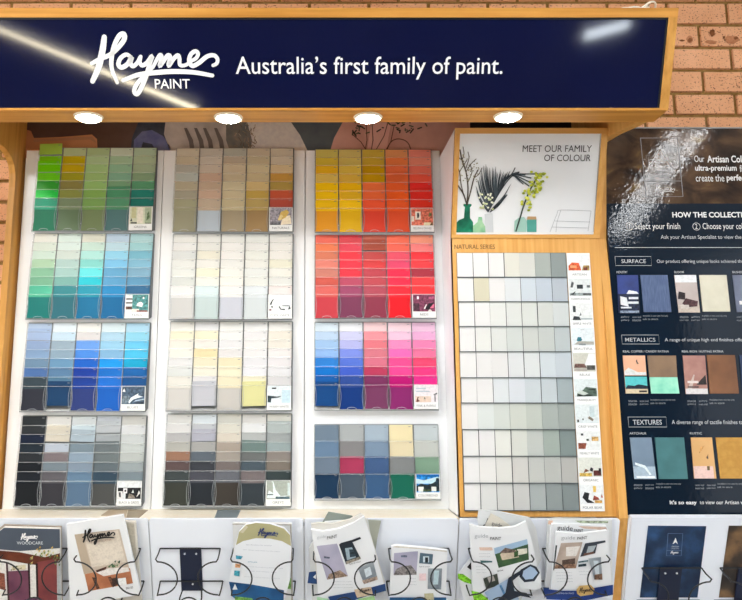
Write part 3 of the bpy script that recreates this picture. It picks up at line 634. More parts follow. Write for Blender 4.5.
NC = """f7f6f3 f5f5f1 f3f4f0 e5e5db dcdfd9 b4bdb8 98a3a2/f6f6f5 d9d5be edf0f2 e4e9ee d6e1ea ccd8e4 c6d0da/f6f7f6 f0f3f2 e8ebe8 e5e9e6 e3e8e4 dfe4e0 dfe6e6/f4f6f4 e9ebe8 e3e7e4 d8dfdc d6dbd7 d0d7d4 ccd6d8/f8f9fa f6f8fa eef1f7 e6eaf4 e6ebf2 dce6ee d5e0e8/f3f5f8 eef1f6 e3e9ef dfe5ec d5dfe4 cfdadf b0bec2/f2f5f5 dfe6e4 d8dfda d6dcd4 cad2ca b2bcb8 a8b2ae/f6f8f8 f2f3f0 eaece6 dde1da c8cfcb a8b5ae 8b9a99/f3f5f4 eceeea e6e7e2 d8d8d4 ccd0cc c4c8c4 c3c4c0/eef2f4 dfe1df d9dbd8 cfd1cf b0b9b9 98a2a2 8c9798""".split('/')
RN10 = ['top', 'second', 'third', 'fourth', 'fifth', 'sixth', 'seventh', 'eighth', 'ninth', 'bottom']
CN7 = ['leftmost', 'second', 'third', 'middle', 'fifth', 'sixth', 'rightmost']
CAPS = ['ARTISAN', 'HARMONIOUS', 'SIMPLE WHITE', 'BEAUTIFUL', 'RELAX', 'TRANQUILITY', 'CRISP WHITE', 'NEARLY WHITE', 'ORGANIC', 'POLAR BEAR']
STY = [
 (['e8ecee'], [('c8542c', [(.05, .3), (.05, .48), (.2, .62), (.5, .6), (.6, .3)]), ('e8a070', R(.12, .4, .4, .5)), ('a88c50', [(.62, .3), (.7, .5), (.95, .5), (.95, .3)]), ('6c3020', R(.7, .3, .86, .42))]),
 (['dde3e4'], [('8c9898', R(.04, .27, .96, .38)), ('2c343a', R(.36, .55, .62, .72)), ('4c5458', [(.08, .6), (.14, .85), (.24, .8), (.18, .6)]), ('5c6468', R(.78, .6, .92, .7)), ('3c4448', [(.06, .3), (.3, .46), (.2, .3)]), ('3c4040', R(.6, .3, .95, .36))]),
 (['e6eaea'], [('30383c', R(.14, .6, .26, .85)), ('2c3438', [(.1, .28), (.16, .44), (.4, .42), (.46, .28)]), ('6c7478', [(.4, .44), (.46, .6), (.5, .48)]), ('a8b4b8', R(.45, .3, .95, .36))]),
 (['dfe8ec'], [('2c7080', [(.22, .46), (.28, .6), (.42, .6), (.46, .48), (.34, .4)]), ('a8a8a0', [(.1, .3), (.3, .44), (.95, .42), (.95, .3)]), ('70787c', R(.3, .28, .6, .34)), ('b0b8bc', R(.4, .88, .58, .9))]),
 (['c8c8be'], [('eef0f2', [(.5, .5), (.7, .95), (.96, .95), (.96, .5)]), ('6c5048', [(.05, .4), (.1, .56), (.5, .56), (.6, .4)]), ('50504c', R(.6, .32, .94, .5)), ('a8a49c', R(.05, .28, .6, .38))]),
 (['d8e2e4'], [('54685c', [(.1, .28), (.14, .44), (.5, .3), (.95, .3), (.95, .6), (.5, .66)]), ('c8d4cc', [(.1, .42), (.3, .52), (.6, .4), (.4, .32)]), ('283430', R(.6, .52, .9, .58))]),
 (['dbe4e6'], [('30383a', R(.06, .3, .14, .4)), ('30383a', R(.28, .38, .34, .44)), ('8c8474', [(.5, .46), (.6, .54), (.76, .4), (.7, .34)]), ('c4d4d8', R(.6, .5, .8, .9))]),
 (['e6eaea'], [('8c4c38', [(.05, .3), (.05, .52), (.4, .52), (.34, .3)]), ('c8a468', R(.62, .6, .9, .76)), ('2c3438', R(.18, .8, .28, .88)), ('3c4a3c', R(.4, .6, .5, .68))]),
 (['d8dcd4'], [('c8a850', R(.04, .28, .55, .4)), ('7c4c34', [(.2, .4), (.3, .56), (.45, .48)]), ('24262a', [(.46, .5), (.52, .62), (.62, .56), (.58, .44)]), ('5c2c28', R(.62, .3, .94, .5)), ('1c2024', R(.84, .46, .94, .58))]),
 (['e8ecee'], [('1c2024', [(.1, .5), (.2, .7), (.4, .66), (.34, .44), (.5, .36), (.6, .3), (.3, .3)]), ('ecc868', R(.56, .7, .68, .92)), ('8c3c30', [(.52, .4), (.58, .58), (.76, .5), (.8, .42)]), ('a84838', [(.86, .5), (.9, .64), (.95, .5)]), ('c89c50', R(.6, .3, .9, .4))])]
npch = (GX1 - GX0) / 7
for r in range(10):
    hs = NC[r].split(); ht = gz[r] - gz[r + 1] - .003
    for c, h in enumerate(hs):
        gap = .0026 if random.random() < .6 else .0004
        o = bpy.data.objects.new('colour_swatch', card_me(npch - gap, ht, False)); C.objects.link(o)
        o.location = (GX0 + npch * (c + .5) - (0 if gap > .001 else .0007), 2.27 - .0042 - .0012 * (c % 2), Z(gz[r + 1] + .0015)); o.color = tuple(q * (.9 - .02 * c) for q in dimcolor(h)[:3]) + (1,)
        o.rotation_euler.y = random.uniform(-.006, .006)
        tag(o, '%s narrow swatch, %s of seven in the %s natural series row' % (cname(h), CN7[c], RN10[r]), 'colour swatch', 'natural series swatches')
    m = MB(); u0 = GX1 + .002; cw = GP - u0; P2 = Plane(2.27 - .006 - .0008 * (r % 2), Z(gz[r + 1] - .002)); chh = gz[r] - gz[r + 1]
    m.prism(P2, [(u0, 0), (u0 + cw, 0), (u0 + cw, chh), (u0, chh)], -.004, 0, 'f2f4f4')
    pic_card(m, P2, u0, 0, cw, chh, .0004, 0, STY[r][0], CAPS[r], shapes=STY[r][1])
    tag(m.build('photo_card'), 'photo title card ending the %s row of the natural series' % RN10[r], 'photo card', 'photo title cards of the natural series')

# ---------------------------------------------------------------- artisan board
art = empty('display_board', (1.3, 2.28, Z(-.33)), 'glossy dark navy and rust board listing surface, metallic and texture finishes', 'display board')
AL, AR = .9415, 1.78
za0, za1, zam = PA.uv(650, 515)[1], PA.uv(650, 128.5)[1], PA.uv(650, 203.5)[1]
m = MB(); m.prism(PA, [(AL, za0), (AR, za0), (AR, zam), (AL, zam)], -.02, 0, SLATE); m.build('lower_panel', art)
m = MB(); m.prism(PA, [(AL, zam), (AR, zam), (AR, za1), (AL, za1)], -.02, 0, RUST); m.build('upper_panel', art)
m = MB(); m.prism(PA, [(AL, za1), (AR, za1), (AR, za1 + .004), (AL, za1 + .004)], -.02, .002, flat('8a8c8c', .3, .5)); m.build('top_edge', art)
m = MB(); m.prism(PA, [(AL, za0 - .012), (AR, za0 - .012), (AR, za0), (AL, za0)], -.02, .012, CREAM); m.build('bottom_rail', art)
m = MB(); m.box(AL, AR, 2.29, 2.45, Z(za0), Z(za1 - .01), flat('303438')); m.box(AL, AR, 2.45, 2.59, Z(za0), Z(za1 - .01), flat('303438')); m.build('carcass', art)
m = MB(); m.box(AL, AR, 2.36, 2.59, 0, Z(za0), WHITE); m.yz(AL, AR, [(2.36, Z(za0)), (2.26, Z(za0)), (2.255, Z(-.35)), (2.36, Z(-.66))], WHITE); m.build('base_cabinet', art)
m = MB(); m.prism(PL, [(.9445, -.36), (AR, -.36), (AR, .006), (.9445, .006)], -.016, .004, COLD); m.build('brochure_board', art)
m = MB()
def box_line(l, wd, width, mat): 
    p = PA.pts(l, wd); m.stroke(PA, p + [p[0]], wd, width, mat)
GL = flat('c8ccd0', .4); OFF = flat('e6e6e6', .4)
box_line([(640.5, 138), (677.5, 138), (683, 196.5), (646, 196.5)], .001, .0022, flat('9a9a9c')); m.stroke(PA, PA.pts([(643.5, 181), (681.3, 181)], .001), .001, .0016, flat('9a9a9c'))
m.stroke(PA, PA.pts([(651, 164), (660, 147.5), (671, 166)], .001), .001, .0042, OFF); m.stroke(PA, PA.pts([(650, 159.5), (668, 160.5)], .001), .0012, .003, OFF)
write(m, PA, 'ARTISAN', 655, 670, 171, 173.5, .001, GL); write(m, PA, 'COLLECTION', 653, 672, 175, 177, .001, GL)
logo(m, PA, SCRIPT, 653, 184, .032, .001, .0024, OFF)
write(m, PA, 'Our', 694.5, 704.5, 155.5, 162, .001, OFF); write(m, PA, 'Artisan Collection', 707.5, 762, 155.5, 162.5, .001, OFF, .02)
write(m, PA, 'ultra-premium', 695.5, 737, 165, 172.5, .001, OFF, .02); write(m, PA, 'finishes to', 740, 765, 165, 172, .001, OFF)
write(m, PA, 'create the', 696, 724.5, 174.5, 181.5, .001, OFF); write(m, PA, 'perfect look', 727, 763, 174.5, 182.5, .001, OFF, .02)
write(m, PA, 'HOW THE COLLECTION WORKS', 672.5, 783, 212, 217.5, .001, TEXTW, .025)
write(m, PA, 'Select your finish', 635, 680.5, 223, 231, .001, OFF); write(m, PA, 'Choose your colour', 703, 752, 223, 231, .001, OFF)
for cx, nn in ((629.5, '1'), (696.5, '2')):
    c = PA.uv(cx, 226.5, .001); m.stroke(PA, [(c[0] + .0125 * math.cos(a * math.pi / 8), c[1] + .0125 * math.sin(a * math.pi / 8)) for a in range(17)], .001, .0015, OFF)
    write(m, PA, nn, cx - (.35 if nn == '1' else 1.2), cx + (.35 if nn == '1' else 1.2), 224, 229, .001, OFF)
write(m, PA, 'Ask your Artisan Specialist to view the full range', 661, 762, 235, 240, .001, GL)
m.stroke(PA, PA.pts([(615, 247.5), (790, 247.5)], .001), .001, .0018, GL)
def heading(px0, px1, y0, y1, txt, t0, t1, body, bt0, bt1, sl):
    box_line([(px0, y0), (px1, y0), (px1 + sl, y1), (px0 + sl, y1)], .001, .0016, flat('b0b4b8'))
    write(m, PA, txt, t0, t1, y0 + 2.8, y1 - 2.4, .001, GL, .004)
    write(m, PA, body, bt0, bt1, y0 + 3, y1 - 1.6, .001, GL)
heading(615, 651, 256.5, 265.5, 'SURFACE', 621.5, 646, 'Our product offering unique looks achieved through', 657, 752, .6)
heading(621.5, 658.5, 335, 344, 'METALLICS', 625.3, 655.5, 'A range of unique high end finishes offering', 665, 750, .8)
heading(628, 666, 417, 427, 'TEXTURES', 633, 662, 'A diverse range of tactile finishes to suit', 672, 752, .8)
for t, a, b, y in (('INDUSTRY', 616.5, 627.5, 272), ('BLOOM', 674.5, 684, 272), ('BRUSHED', 732.5, 742, 272), ('REAL COPPER / CANDY PATINA', 623, 669, 351.3), ('REAL IRON / RUSTING PATINA', 682, 723.5, 351.3), ('ARTCHALK', 629.5, 646.5, 433.2), ('RUSTIC', 690, 702, 433.2)):
    write(m, PA, t, a, b, y - 1, y + 1.2, .001, GL, .005)
write(m, PA, "It's so easy", 670, 697, 500.3, 505.5, .001, TEXTW, .02); write(m, PA, 'to view our Artisan video range', 700, 764, 500.3, 505.5, .001, TEXTW)
for (x, y) in ((621, 316), (680, 316), (737, 316), (628.5, 400), (687.5, 400), (634, 484), (695.5, 484)):
    for dx, dw in ((0, 8.5), (11.5, 8.5)):
        for dy in (0, 3.2): write(m, PA, random.choice(['nom inal', 'stucco', 'gallery', 'pearl tint']), x + dx, x + dx + dw, y + dy, y + dy + 2, .001, flat('9aa0a6'))
    write(m, PA, 'Available in two coat kits only', x + 22, x + 47, y - 1, y + 1, .001, flat('9aa0a6')); write(m, PA, 'ask in store', x + 22, x + 37, y + 2, y + 4, .001, flat('9aa0a6'))
m.build('lettering', art)
def chip(l, mat, shapes=(), name='finish_sample', label=None):
    m = MB(); p = PA.pts(l, .003); m.prism(PA, p, 0, .003, mat); o = m.build(name, art)
    if label: o['label'] = label
    if shapes:
        m = MB(); k = 0
        for h, sh in shapes:
            q = []
            for a, b in sh:     # bilinear in the quad: TL TR BR BL
                A = Vector(p[0]) * (1 - a) + Vector(p[1]) * a; B = Vector(p[3]) * (1 - a) + Vector(p[2]) * a; q.append(tuple(B * (1 - b) + A * b))
            k += 1; m.face(PA, q, .003 + k * .0002, pr(h))
        m.build('photo_print', o)
tn = lambda nm, a, b, sc=30: noisy(nm, [(.35, a), (.65, b)], (1, 1, 1), sc, 4, .35, .4)
chip([(617, 275), (638, 275), (640, 313), (619, 313)], tn('blue_wall_photo', '1c2c64', '2c4088', 20), [('14203c', R(0, 0, 1, .5)), ('e4e8ec', [(.1, .22), (.1, .44), (.4, .4), (.48, .16)]), ('e8ecf0', [(.4, .5), (.52, .6), (.9, .56), (.98, .5)]), ('dfe4e8', R(.5, .36, .95, .42)), ('dfe4e8', R(.45, .24, .95, .3)), ('dfe4e8', R(.1, .12, .6, .16)), ('8c9cb0', R(.05, 0, .95, .06))], 'finish_photo')
chip([(640.5, 275), (667.5, 275), (671.5, 312), (644, 312)], noisy('blue_denim_finish', [(.3, '3c5078'), (.7, '5a6c90')], (60, 1, 6), 5, 5, .4, .4), label='streaky denim blue finish sample')
chip([(674.5, 275), (696, 275), (700, 312.5), (679, 312.5)], tn('warm_grey_room_photo', 'b8aca8', 'ccc0bc', 6), [('ecf0f4', R(0, .8, 1, 1)), ('c8bcb0', R(0, 0, 1, .2)), ('282024', [(.02, .36), (.1, .56), (.4, .52), (.36, .34)]), ('4c3034', [(.2, .24), (.4, .38), (.95, .3), (.9, .16), (.4, .14)]), ('d4ccc4', R(.1, .1, .5, .2))], 'finish_photo')
chip([(699.5, 275), (726.5, 275), (730.5, 311.5), (703, 311.5)], tn('ivory_finish', 'd4d0bc', 'dfdbc8', 20), label='ivory finish sample')
chip([(732.5, 275), (756, 275), (760, 312), (737, 312)], tn('slate_room_photo', '5c6478', '7c849c', 8), [('e4e8ec', R(.3, .02, 1, .12)), ('e8e8e8', R(.15, .2, .4, .3))], 'finish_photo')
chip([(623, 355.5), (645, 355.5), (648, 393.5), (626, 393.5)], tn('peach_wall_photo', 'e0a888', 'ecb898', 6), [('58c4c8', R(0, 0, 1, .46)), ('141c28', R(0, .44, 1, .47)), ('dfe0e0', [(0, .48), (0, .58), (.2, .68), (.6, .56), (.98, .56), (.98, .48)]), ('4c4a48', [(.62, .9), (.56, .86), (.6, .78), (.68, .78), (.62, .84)]), ('142434', [(0, .14), (.1, .22), (.4, .2), (.6, .24), (1, .2), (1, .12), (0, .12)]), ('d8c8a8', R(0, 0, 1, .12)), ('342c28', R(.6, .03, .95, .08))], 'finish_photo')
chip([(647.5, 355.5), (676, 355.5), (677.3, 377), (649.5, 377)], tn('copper_finish', '7c6450', '8c7258', 15), label='dull copper finish sample'); chip([(649.6, 377.2), (677.4, 377.2), (679.5, 393.5), (651.5, 393.5)], tn('verdigris_finish', '7cd4b8', 'a4e8cc', 25), label='pale verdigris finish sample')
chip([(683, 355.5), (705, 355.5), (708, 394), (686, 394)], tn('rosy_wall_photo', '9c6c64', 'b88c80', 18), [('e0dcdc', R(0, 0, 1, .14)), ('2c2828', [(.5, .24), (.95, .5), (.98, .24)]), ('c8b8b0', [(.1, .14), (.4, .5), (.46, .5), (.3, .14)]), ('584848', R(.1, .16, .6, .2)), ('dfd4d0', R(.1, .28, .6, .34))], 'finish_photo')
chip([(707, 355), (735, 355), (739, 393.5), (710, 393.5)], tn('rusted_iron_finish', '70482c', '845838', 15), label='rusty brown iron finish sample')
chip([(739.5, 355), (760, 355), (764, 393.5), (743, 393.5)], tn('dark_blue_photo', '1c3050', '2c4060', 15), name='finish_photo')
chip([(630, 437.5), (651.5, 437.5), (656.5, 479), (634.5, 479)], tn('blue_grey_photo', '64788c', '8096ac', 5), [('a8bccc', R(0, 0, 1, .3)), ('e4f0f4', [(.1, .34), (.5, .26), (.7, .1), (.8, .1), (.56, .32), (.1, .4)]), ('e8eef0', R(.1, .02, .95, .07))], 'finish_photo')
chip([(655, 437.5), (684, 437.5), (688, 479), (659, 479)], tn('teal_finish', '3c6c70', '44787c', 20), label='muted teal finish sample')
chip([(691, 437.5), (712, 437.5), (716.5, 478.5), (694.5, 478.5)], tn('ochre_photo', 'd4a468', 'e0b47c', 5), [('e8c8c0', R(0, 0, .9, .3)), ('9c7444', [(.6, .5), (.74, .6), (.7, .46)]), ('4c4440', R(.66, .48, .72, .54)), ('6c5c3c', R(.62, .2, .74, .3)), ('c89458', [(.3, .6), (.4, .76), (.6, .8), (.5, .72)])], 'finish_photo')
chip([(716, 437.5), (750, 437.5), (754, 478.5), (720.5, 478.5)], noisy('ochre_finish', [(.4, 'b8883c'), (.6, 'c49648')], (1, 1, 1), 50, 4, .5, .3, .2, 90), label='ochre finish sample')
# brochures printed flat on the lower board
def leaf(name, l, mat, label, logo_px=None):
    m = MB(); m.prism(PL, PL.pts(l, .0055), .0043, .0055, mat); o = m.build(name); tag(o, label, 'brochure')
    m = MB(); cx, cy = logo_px
    p = [PL.uv(cx + a, cy + b, .006) for a, b in ((-7.5, -13), (7.3, -13), (5.7, 9.2), (-9, 9.2), (-7.5, -13))]; m.stroke(PL, p, .006, .0012, flat('6c84a8'))
    p = [PL.uv(cx + a, cy + b, .006) for a, b in ((-8.8, 4), (6, 4))]; m.stroke(PL, p, .006, .0012, flat('6c84a8'))
    m.face(PL, [PL.uv(cx + a, cy + b, .006) for a, b in ((-3, -2.2), (0, -9), (2.4, -2.2), (0, -4.2))], .0062, TEXTW)
    write(m, PL, 'ARTISAN', cx - 4, cx + 3.5, cy - .6, cy + .8, .006, GL); write(m, PL, 'COLLECTION', cx - 4.5, cx + 3.2, cy + 1.5, cy + 2.6, .006, GL)
    logo(m, PL, SCRIPT, cx - 5.6, cy + 3.8, .0125, .006, .0013, TEXTW)
    m.build('cover_print', o)
leaf('brochure', [(648.2, 525.8), (706.3, 526.3), (697.5, 597.5), (640, 597.5)], noisy('blue_cloudy_cover', [(.3, '0c1c38'), (.5, '16304f'), (.7, '2c507c')], (1, 1, 1), 14, 5, .3, .4), 'dark blue cloudy brochure behind the wire holder under the dark finishes board', (675.5, 546.5))
leaf('brochure', [(729, 525.8), (789, 526.3), (781, 597.5), (719, 597.5)], noisy('rusty_cover', [(.3, '1c1c20'), (.5, '3a302a'), (.7, '8a6a48')], (1, 1, 1), 10, 5, .3, .4), 'rusty brown and black brochure cut off by the right picture edge', (757, 546.5))

# ---------------------------------------------------------------- wire holders
def holder_local():
    parts = {}
    def L(u, v, w): return (u, -w, v)
    m = MB(); m.box(-.0335, .0335, -.0035, 0, -.148, 0, PLATE); parts['back_plate'] = m
    m = MB()
    for u, v in ((-.018, -.019), (.018, -.019), (.003, -.124)):
        m.add([(u + .003 * math.cos(k * math.pi / 5), -.0052, v + .003 * math.sin(k * math.pi / 5)) for k in range(10)], [tuple(range(10))], flat('d8dce0', .3)); 
        m.add([(u + .0034 * math.cos(k * math.pi / 5), -.0036 - j * .0016, v + .0034 * math.sin(k * math.pi / 5)) for j in (0, 1) for k in range(10)], [(k, (k + 1) % 10, (k + 1) % 10 + 10, k + 10) for k in range(10)], flat('b8bcc0', .3))
    parts['screws'] = m
    r = .0023
    m = MB(); m.tube([L(-.093, .0, .0055), L(.093, 0, .0055)], r, WIRE); parts['upper_wire'] = m
    m = MB(); m.tube([L(-.098, -.113, .0055), L(.098, -.113, .0055)], r, WIRE); parts['lower_wire'] = m
    arms = []
    for s in (-1, 1):
        pts = [L(s * .093, 0, .0055), L(s * .0935, -.004, .03), L(s * .094, -.006, .060)]
        arc = [L(s * .094, -.002, .061)] + [L(s * (.089 - .058 * math.sin(math.pi * t)), -.010 - .056 * (1 - math.cos(math.pi * t)), .062) for t in [k / 16 for k in range(17)]] + [L(s * .095, -.125, .061)]
        pts = pts[:2] + arc + [L(s * .097, -.121, .03), L(s * .098, -.113, .0055)]
        m = MB(); m.tube(pts, r, WIRE); arms.append(m)
    parts['arm'] = arms
    m = MB(); pts = [L(-.03, -.146, .004), L(-.034, -.155, .03)] + [L(-.032 * math.cos(a), -.168 + .034 * math.sin(a), .058) for a in [math.pi * k / 12 for k in range(13)]] + [L(.034, -.155, .03), L(.03, -.146, .004)]
    m.tube(pts, r, WIRE); parts['bottom_loop'] = m
    return parts
HP = holder_local(); HM = {}
def mesh_of(mb, name):
    me = bpy.data.meshes.new(name); me.from_pydata([tuple(v) for v in mb.v], [], mb.f)
    for mt in mb.mats: me.materials.append(mt)
    me.polygons.foreach_set('material_index', mb.m); me.update(); return me
HM = [('back_plate', mesh_of(HP['back_plate'], 'back_plate')), ('screws', mesh_of(HP['screws'], 'screws')), ('upper_wire', mesh_of(HP['upper_wire'], 'upper_wire')), ('lower_wire', mesh_of(HP['lower_wire'], 'lower_wire')), ('arm', mesh_of(HP['arm'][0], 'arm')), ('arm', mesh_of(HP['arm'][1], 'arm')), ('bottom_loop', mesh_of(HP['bottom_loop'], 'bottom_loop'))]
HOLD = [(38, 'black wire brochure holder at far left gripping the woodcare brochure', 0), (111, 'black wire brochure holder gripping the tilted white booklet with dining photo', 0),
        (190.5, 'empty black wire brochure holder with bare navy back plate', 0), (263.5, 'black wire brochure holder gripping the olive and blue leaflet', 0),
        (344, 'black wire brochure holder gripping the tilted newspaper guides left of centre', 0), (418.5, 'black wire brochure holder gripping the low straight newspaper guide', 0),
        (498, 'black wire brochure holder gripping the guide with the house photo', 0), (572, 'black wire brochure holder beside the oak post gripping two guides', 0),
        (671, 'black wire brochure holder in front of the dark blue cloudy brochure', .0065), (749, 'black wire brochure holder in front of the rusty brochure at right edge', .0065)]
for px, lab, w0 in HOLD:
    yb = 547.5 if w0 == 0 else 567.0
    u, v = PL.uv(px - (px - 325) * -.0, yb, w0 + .0005)
    loc = PL.w3(u, v, w0 + .0005)
    r = empty('brochure_holder', loc, lab, 'brochure holder', 'wire brochure holders'); r.rotation_euler.x = PL.t
    for nm, me in HM:
        o = bpy.data.objects.new(nm, me); C.objects.link(o); o.parent = r
        if w0 and nm == 'back_plate':
            pass

# ---------------------------------------------------------------- brochures in the holders
def mag(name, l, w0, w1, mat, label, cat='brochure', prints=(), texts=(), logos=(), group=None, edge=None):
    w0 = max(w0, w1 - .009)
    m = MB(); m.prism(PL, PL.pts(l, w1), w0, w1, mat); o = m.build(name); tag(o, label, cat, group)
    if prints or texts or logos:
        m = MB(); k = 1
        for h, sh in prints:
            m.face(PL, PL.pts(sh, w1), w1 + .0003 + .00025 * k, pr(h)); k += 1
        for t in texts:
            write(m, PL, t[0], t[1], t[2], t[3], t[4], w1 + .0004 + .00025 * k, t[5], t[6] if len(t) > 6 else 0, slant=t[7] if len(t) > 7 else 0)
        for ox, oy, sc, wd, mt, rot in logos: logo(m, PL, SCRIPT, ox, oy, sc, w1 + .0004 + .00025 * k, wd, mt, rot)
        m.build('cover_print', o)
    return o
PAPER = noisy('white_newsprint', [(.3, 'e2e6ea'), (.7, 'eceef2')], (1, 1, 1), 5, 3, .6, .2)
PAPER2 = noisy('grey_white_newsprint', [(.3, 'd4d8da'), (.7, 'dfe2e4')], (1, 1, 1), 5, 3, .6, .2)
RED = tn('red_timber_print', '6c3038', '8c4440', 12); PUR = tn('plum_timber_print', '5c3048', '7c4c60', 12)
lf = lambda n, a, b, c, d, cols, sz=1.4: [(random.choice(cols), [(x, y), (x + sz * 1.6, y - sz), (x + sz, y + sz)]) for x, y in [(random.uniform(a, b), random.uniform(c, d)) for _ in range(n)]]
mag('brochure', [(-3, 530), (4, 524.5), (61.5, 526.5), (62.5, 603), (-3, 603)], .008, .012, flat('a89c90'), 'tan edged brochure just behind the woodcare brochure')
mag('brochure', [(-4, 534), (4, 527.5), (60, 529), (61, 603), (-4, 603)], .0125, .036, flat('e0ddd8'), 'woodcare brochure with blue top and red timber doors, at far left',
    prints=[(flat('46505e'), [(-4, 534), (4, 527.7), (59.8, 529), (60.2, 553), (30, 552), (-4, 549)]), ('e4e4e0', [(20, 551), (60, 548), (60.5, 603), (0, 603), (-4, 556)]),
            (tn('dark_beam_print', '4c2418', '6c3420', 14), [(-4, 550), (20, 552), (45, 557), (60, 553), (60, 560), (45, 566), (30, 564), (-4, 558)]),
            (PUR, [(8, 571), (29, 570), (30, 603), (9, 603)]), ('3c2028', [(6, 562), (8, 562), (10, 603), (8, 603)]), (RED, [(37, 562), (57, 558), (57.5, 603), (38, 603)]), ('2c1c20', [(28, 563), (30, 563), (31, 603), (29.5, 603)]), ('a8b0b4', [(57.4, 562), (60.5, 560), (61, 603), (57.8, 603)]), ('281c20', [(36, 563), (38, 563), (39, 603), (37, 603)]),
            ('d8d0b4', [(12, 566), (26, 564), (26, 569), (12, 570)]), ('7c4838', [(0, 572), (5, 573), (6, 590), (0, 588)]), ('503048', [(20, 600), (38, 596), (50, 603), (18, 603)])] + lf(26, 31, 58, 546, 556, ['4c6c34', '7c8c50', 'c8a050', 'd8d4a0']) + lf(10, 54, 60, 553, 563, ['4c6c34', '6c8450']) + lf(8, 31, 34, 552, 562, ['c8b070', '6c7c48']) + lf(10, 12, 24, 563, 569, ['6c7448', '3c4c2c'], 1),
    texts=[('WOODCARE', 17, 43, 541.5, 544.5, flat('dfe4ea'), 0)], logos=[(19.5, 532.2, .0265, .0032, TEXTW, 0)])
mag('booklet', [(120, 521), (135.5, 522), (142, 603), (110, 603)], .008, .022, flat('d4d0c8'), 'cream edged booklet behind the tilted white dining booklet', prints=[('bab4a6', [(127, 523), (134, 523.5), (139, 596), (132, 596)])])
mag('booklet', [(66.5, 524.5), (123, 515), (141, 594.5), (84, 604), (70, 604)], .024, .040, flat('e9ecf0'), 'tilted white booklet with black script title and dining table photo',
    prints=[(tn('beige_room_print', 'c0b0a0', 'd0c2b2', 3), [(74.5, 534.5), (119.5, 529), (133, 583), (88.5, 591)]), (flat('b8a894'), [(74.5, 534.5), (82, 533.5), (93, 572), (84, 574)]), ('dcd2c4', [(84, 535), (118, 530), (126, 562), (92, 567)]),
            (tn('terracotta_table_print', 'a86848', 'c88860', 20), [(85, 574), (94, 572), (130, 568), (133, 583), (88.5, 591)]), ('e8e4e0', [(96, 572), (108, 568), (128, 567), (130, 571), (104, 576)]), ('54382c', [(92, 577), (95, 577), (100, 588), (97, 589)]), ('6c4434', [(108, 577), (111, 576), (116, 586), (112, 586)]), ('4c3028', [(96, 570), (107, 566), (106, 569), (97, 572)]), ('3c2c28', [(112, 578), (116, 577), (124, 580), (113, 587)]), ('eef0f2', [(118, 578), (126, 577), (127, 584), (119, 585)])] + lf(16, 108, 119, 560, 566, ['4c6c48', '6c8c60', '2c4c38']),
    texts=[('PAINT', 98, 108, 535.5, 538.5, flat('4c5058'), 0, -1), ('THE COLOUR COLLECTION', 89, 111, 541.5, 543.5, flat('a07868'), 0, -3), ('2021/22', 126, 133, 587.2, 589.3, BLACK, .02, -1)], logos=[(79, 528, .0515, .0052, BLACK, -.09)])
mag('leaflet', [(232.5, 523.3), (291.5, 524), (293, 603), (236, 603)], .008, .020, flat('dcdedf'), 'plain white sheets standing behind the olive topped leaflet', prints=[('b4b0a8', [(232.5, 523.3), (291.5, 524), (291.5, 525.4), (232.5, 524.6)]), ('a8a49c', [(290, 525), (291.5, 525), (293, 603), (291.4, 603)]), ('7cb05c', [(286, 578), (291, 578), (291, 589), (284, 588)])])
OL = noisy('olive_cover', [(.3, 'a4a078'), (.7, 'b8b48c')], (1, 1, 1), 4, 2, .4, .3)
mag('leaflet', [(246, 524.8), (256, 522.8), (270, 524), (284, 528.5), (290, 535), (291.5, 546), (290, 580), (284, 601), (232, 596), (229, 581.5), (235, 545), (239, 532)], .022, .038, flat('e6eaf0'), 'white leaflet with olive arched top and blue foot in the wire holder',
    prints=[(OL, [(246, 524.8), (256, 522.8), (270, 524), (284, 528.5), (290, 535), (291, 546), (282, 541), (270, 538.5), (256, 538), (243, 541), (236, 545), (239, 532)]), (flat('c8c4ac'), [(240, 532), (246, 524.8), (248, 527), (243, 533)]),
            (noisy('blue_foot_print', [(.3, '14406c'), (.7, '2a6ca4')], (1, 1, 1), 10, 3, .4, .3), [(229, 581.5), (250, 584), (284, 590), (283.5, 603), (240, 603), (232, 596)]), ('6ca04c', [(235, 596), (252, 598), (256, 603), (235, 603)]),
            ('e8ecf0', [(232.5, 589.3), (235, 583.5), (237.7, 589.3)]), ('3c94b0', [(236, 555), (243, 556), (241, 559), (236, 558.5)]), ('c4946c', [(235.5, 563), (241, 564), (240, 567.5), (235, 567)]), ('3c94a8', [(234.5, 570), (240, 570.5), (239.5, 576), (234, 575)])],
    texts=[('Specifications for interior', 246, 272, 544, 545.5, flat('a8b0bc'), 0, 1), ('low sheen and matt acrylic paint', 243, 280, 549, 550.5, flat('b0b8c4'), 0, 2), ('product guide', 248, 257, 561, 562.6, flat('3c8ca8'), .01, .5), ('smooth hard wearing finish for walls', 247, 283, 566, 567.2, flat('b0b8c4'), 0, 2), ('ceilings and timber trim', 246, 276, 570, 571.2, flat('b0b8c4'), 0, 2), ('covers twelve square metres', 244, 280, 576, 577.2, flat('b8c0cc'), 0, 2)],
    logos=[(257, 526.5, .0315, .0034, flat('2c3c6c'), .09)])
LIL = tn('lilac_room_print', '9c9cb4', 'b8b4c8', 8); NVY = flat('1c4074'); ROOM = tn('grey_room_print', '707c88', 'a0aab0', 22)
def news_text(rows, x0, x1, col='a8b0b8'):
    return [('paint ideas for home and garden', x0 + k * .3, x1 + k * .3, y, y + 1.2, flat(col), 0, 0) for k, y in enumerate(rows)]
mag('newspaper', [(322, 523), (328.5, 512), (352, 516), (362, 526), (340, 600), (330, 600)], .007, .010, flat('8c9690'), 'grey green sheet poking up behind the tilted newspapers left of centre', prints=[])
mag('newspaper', [(362, 519.5), (381, 521), (377.5, 537), (368, 600), (352, 600)], .0105, .013, flat('a8aca0'), 'pale green sheet poking out right of the tilted newspapers')
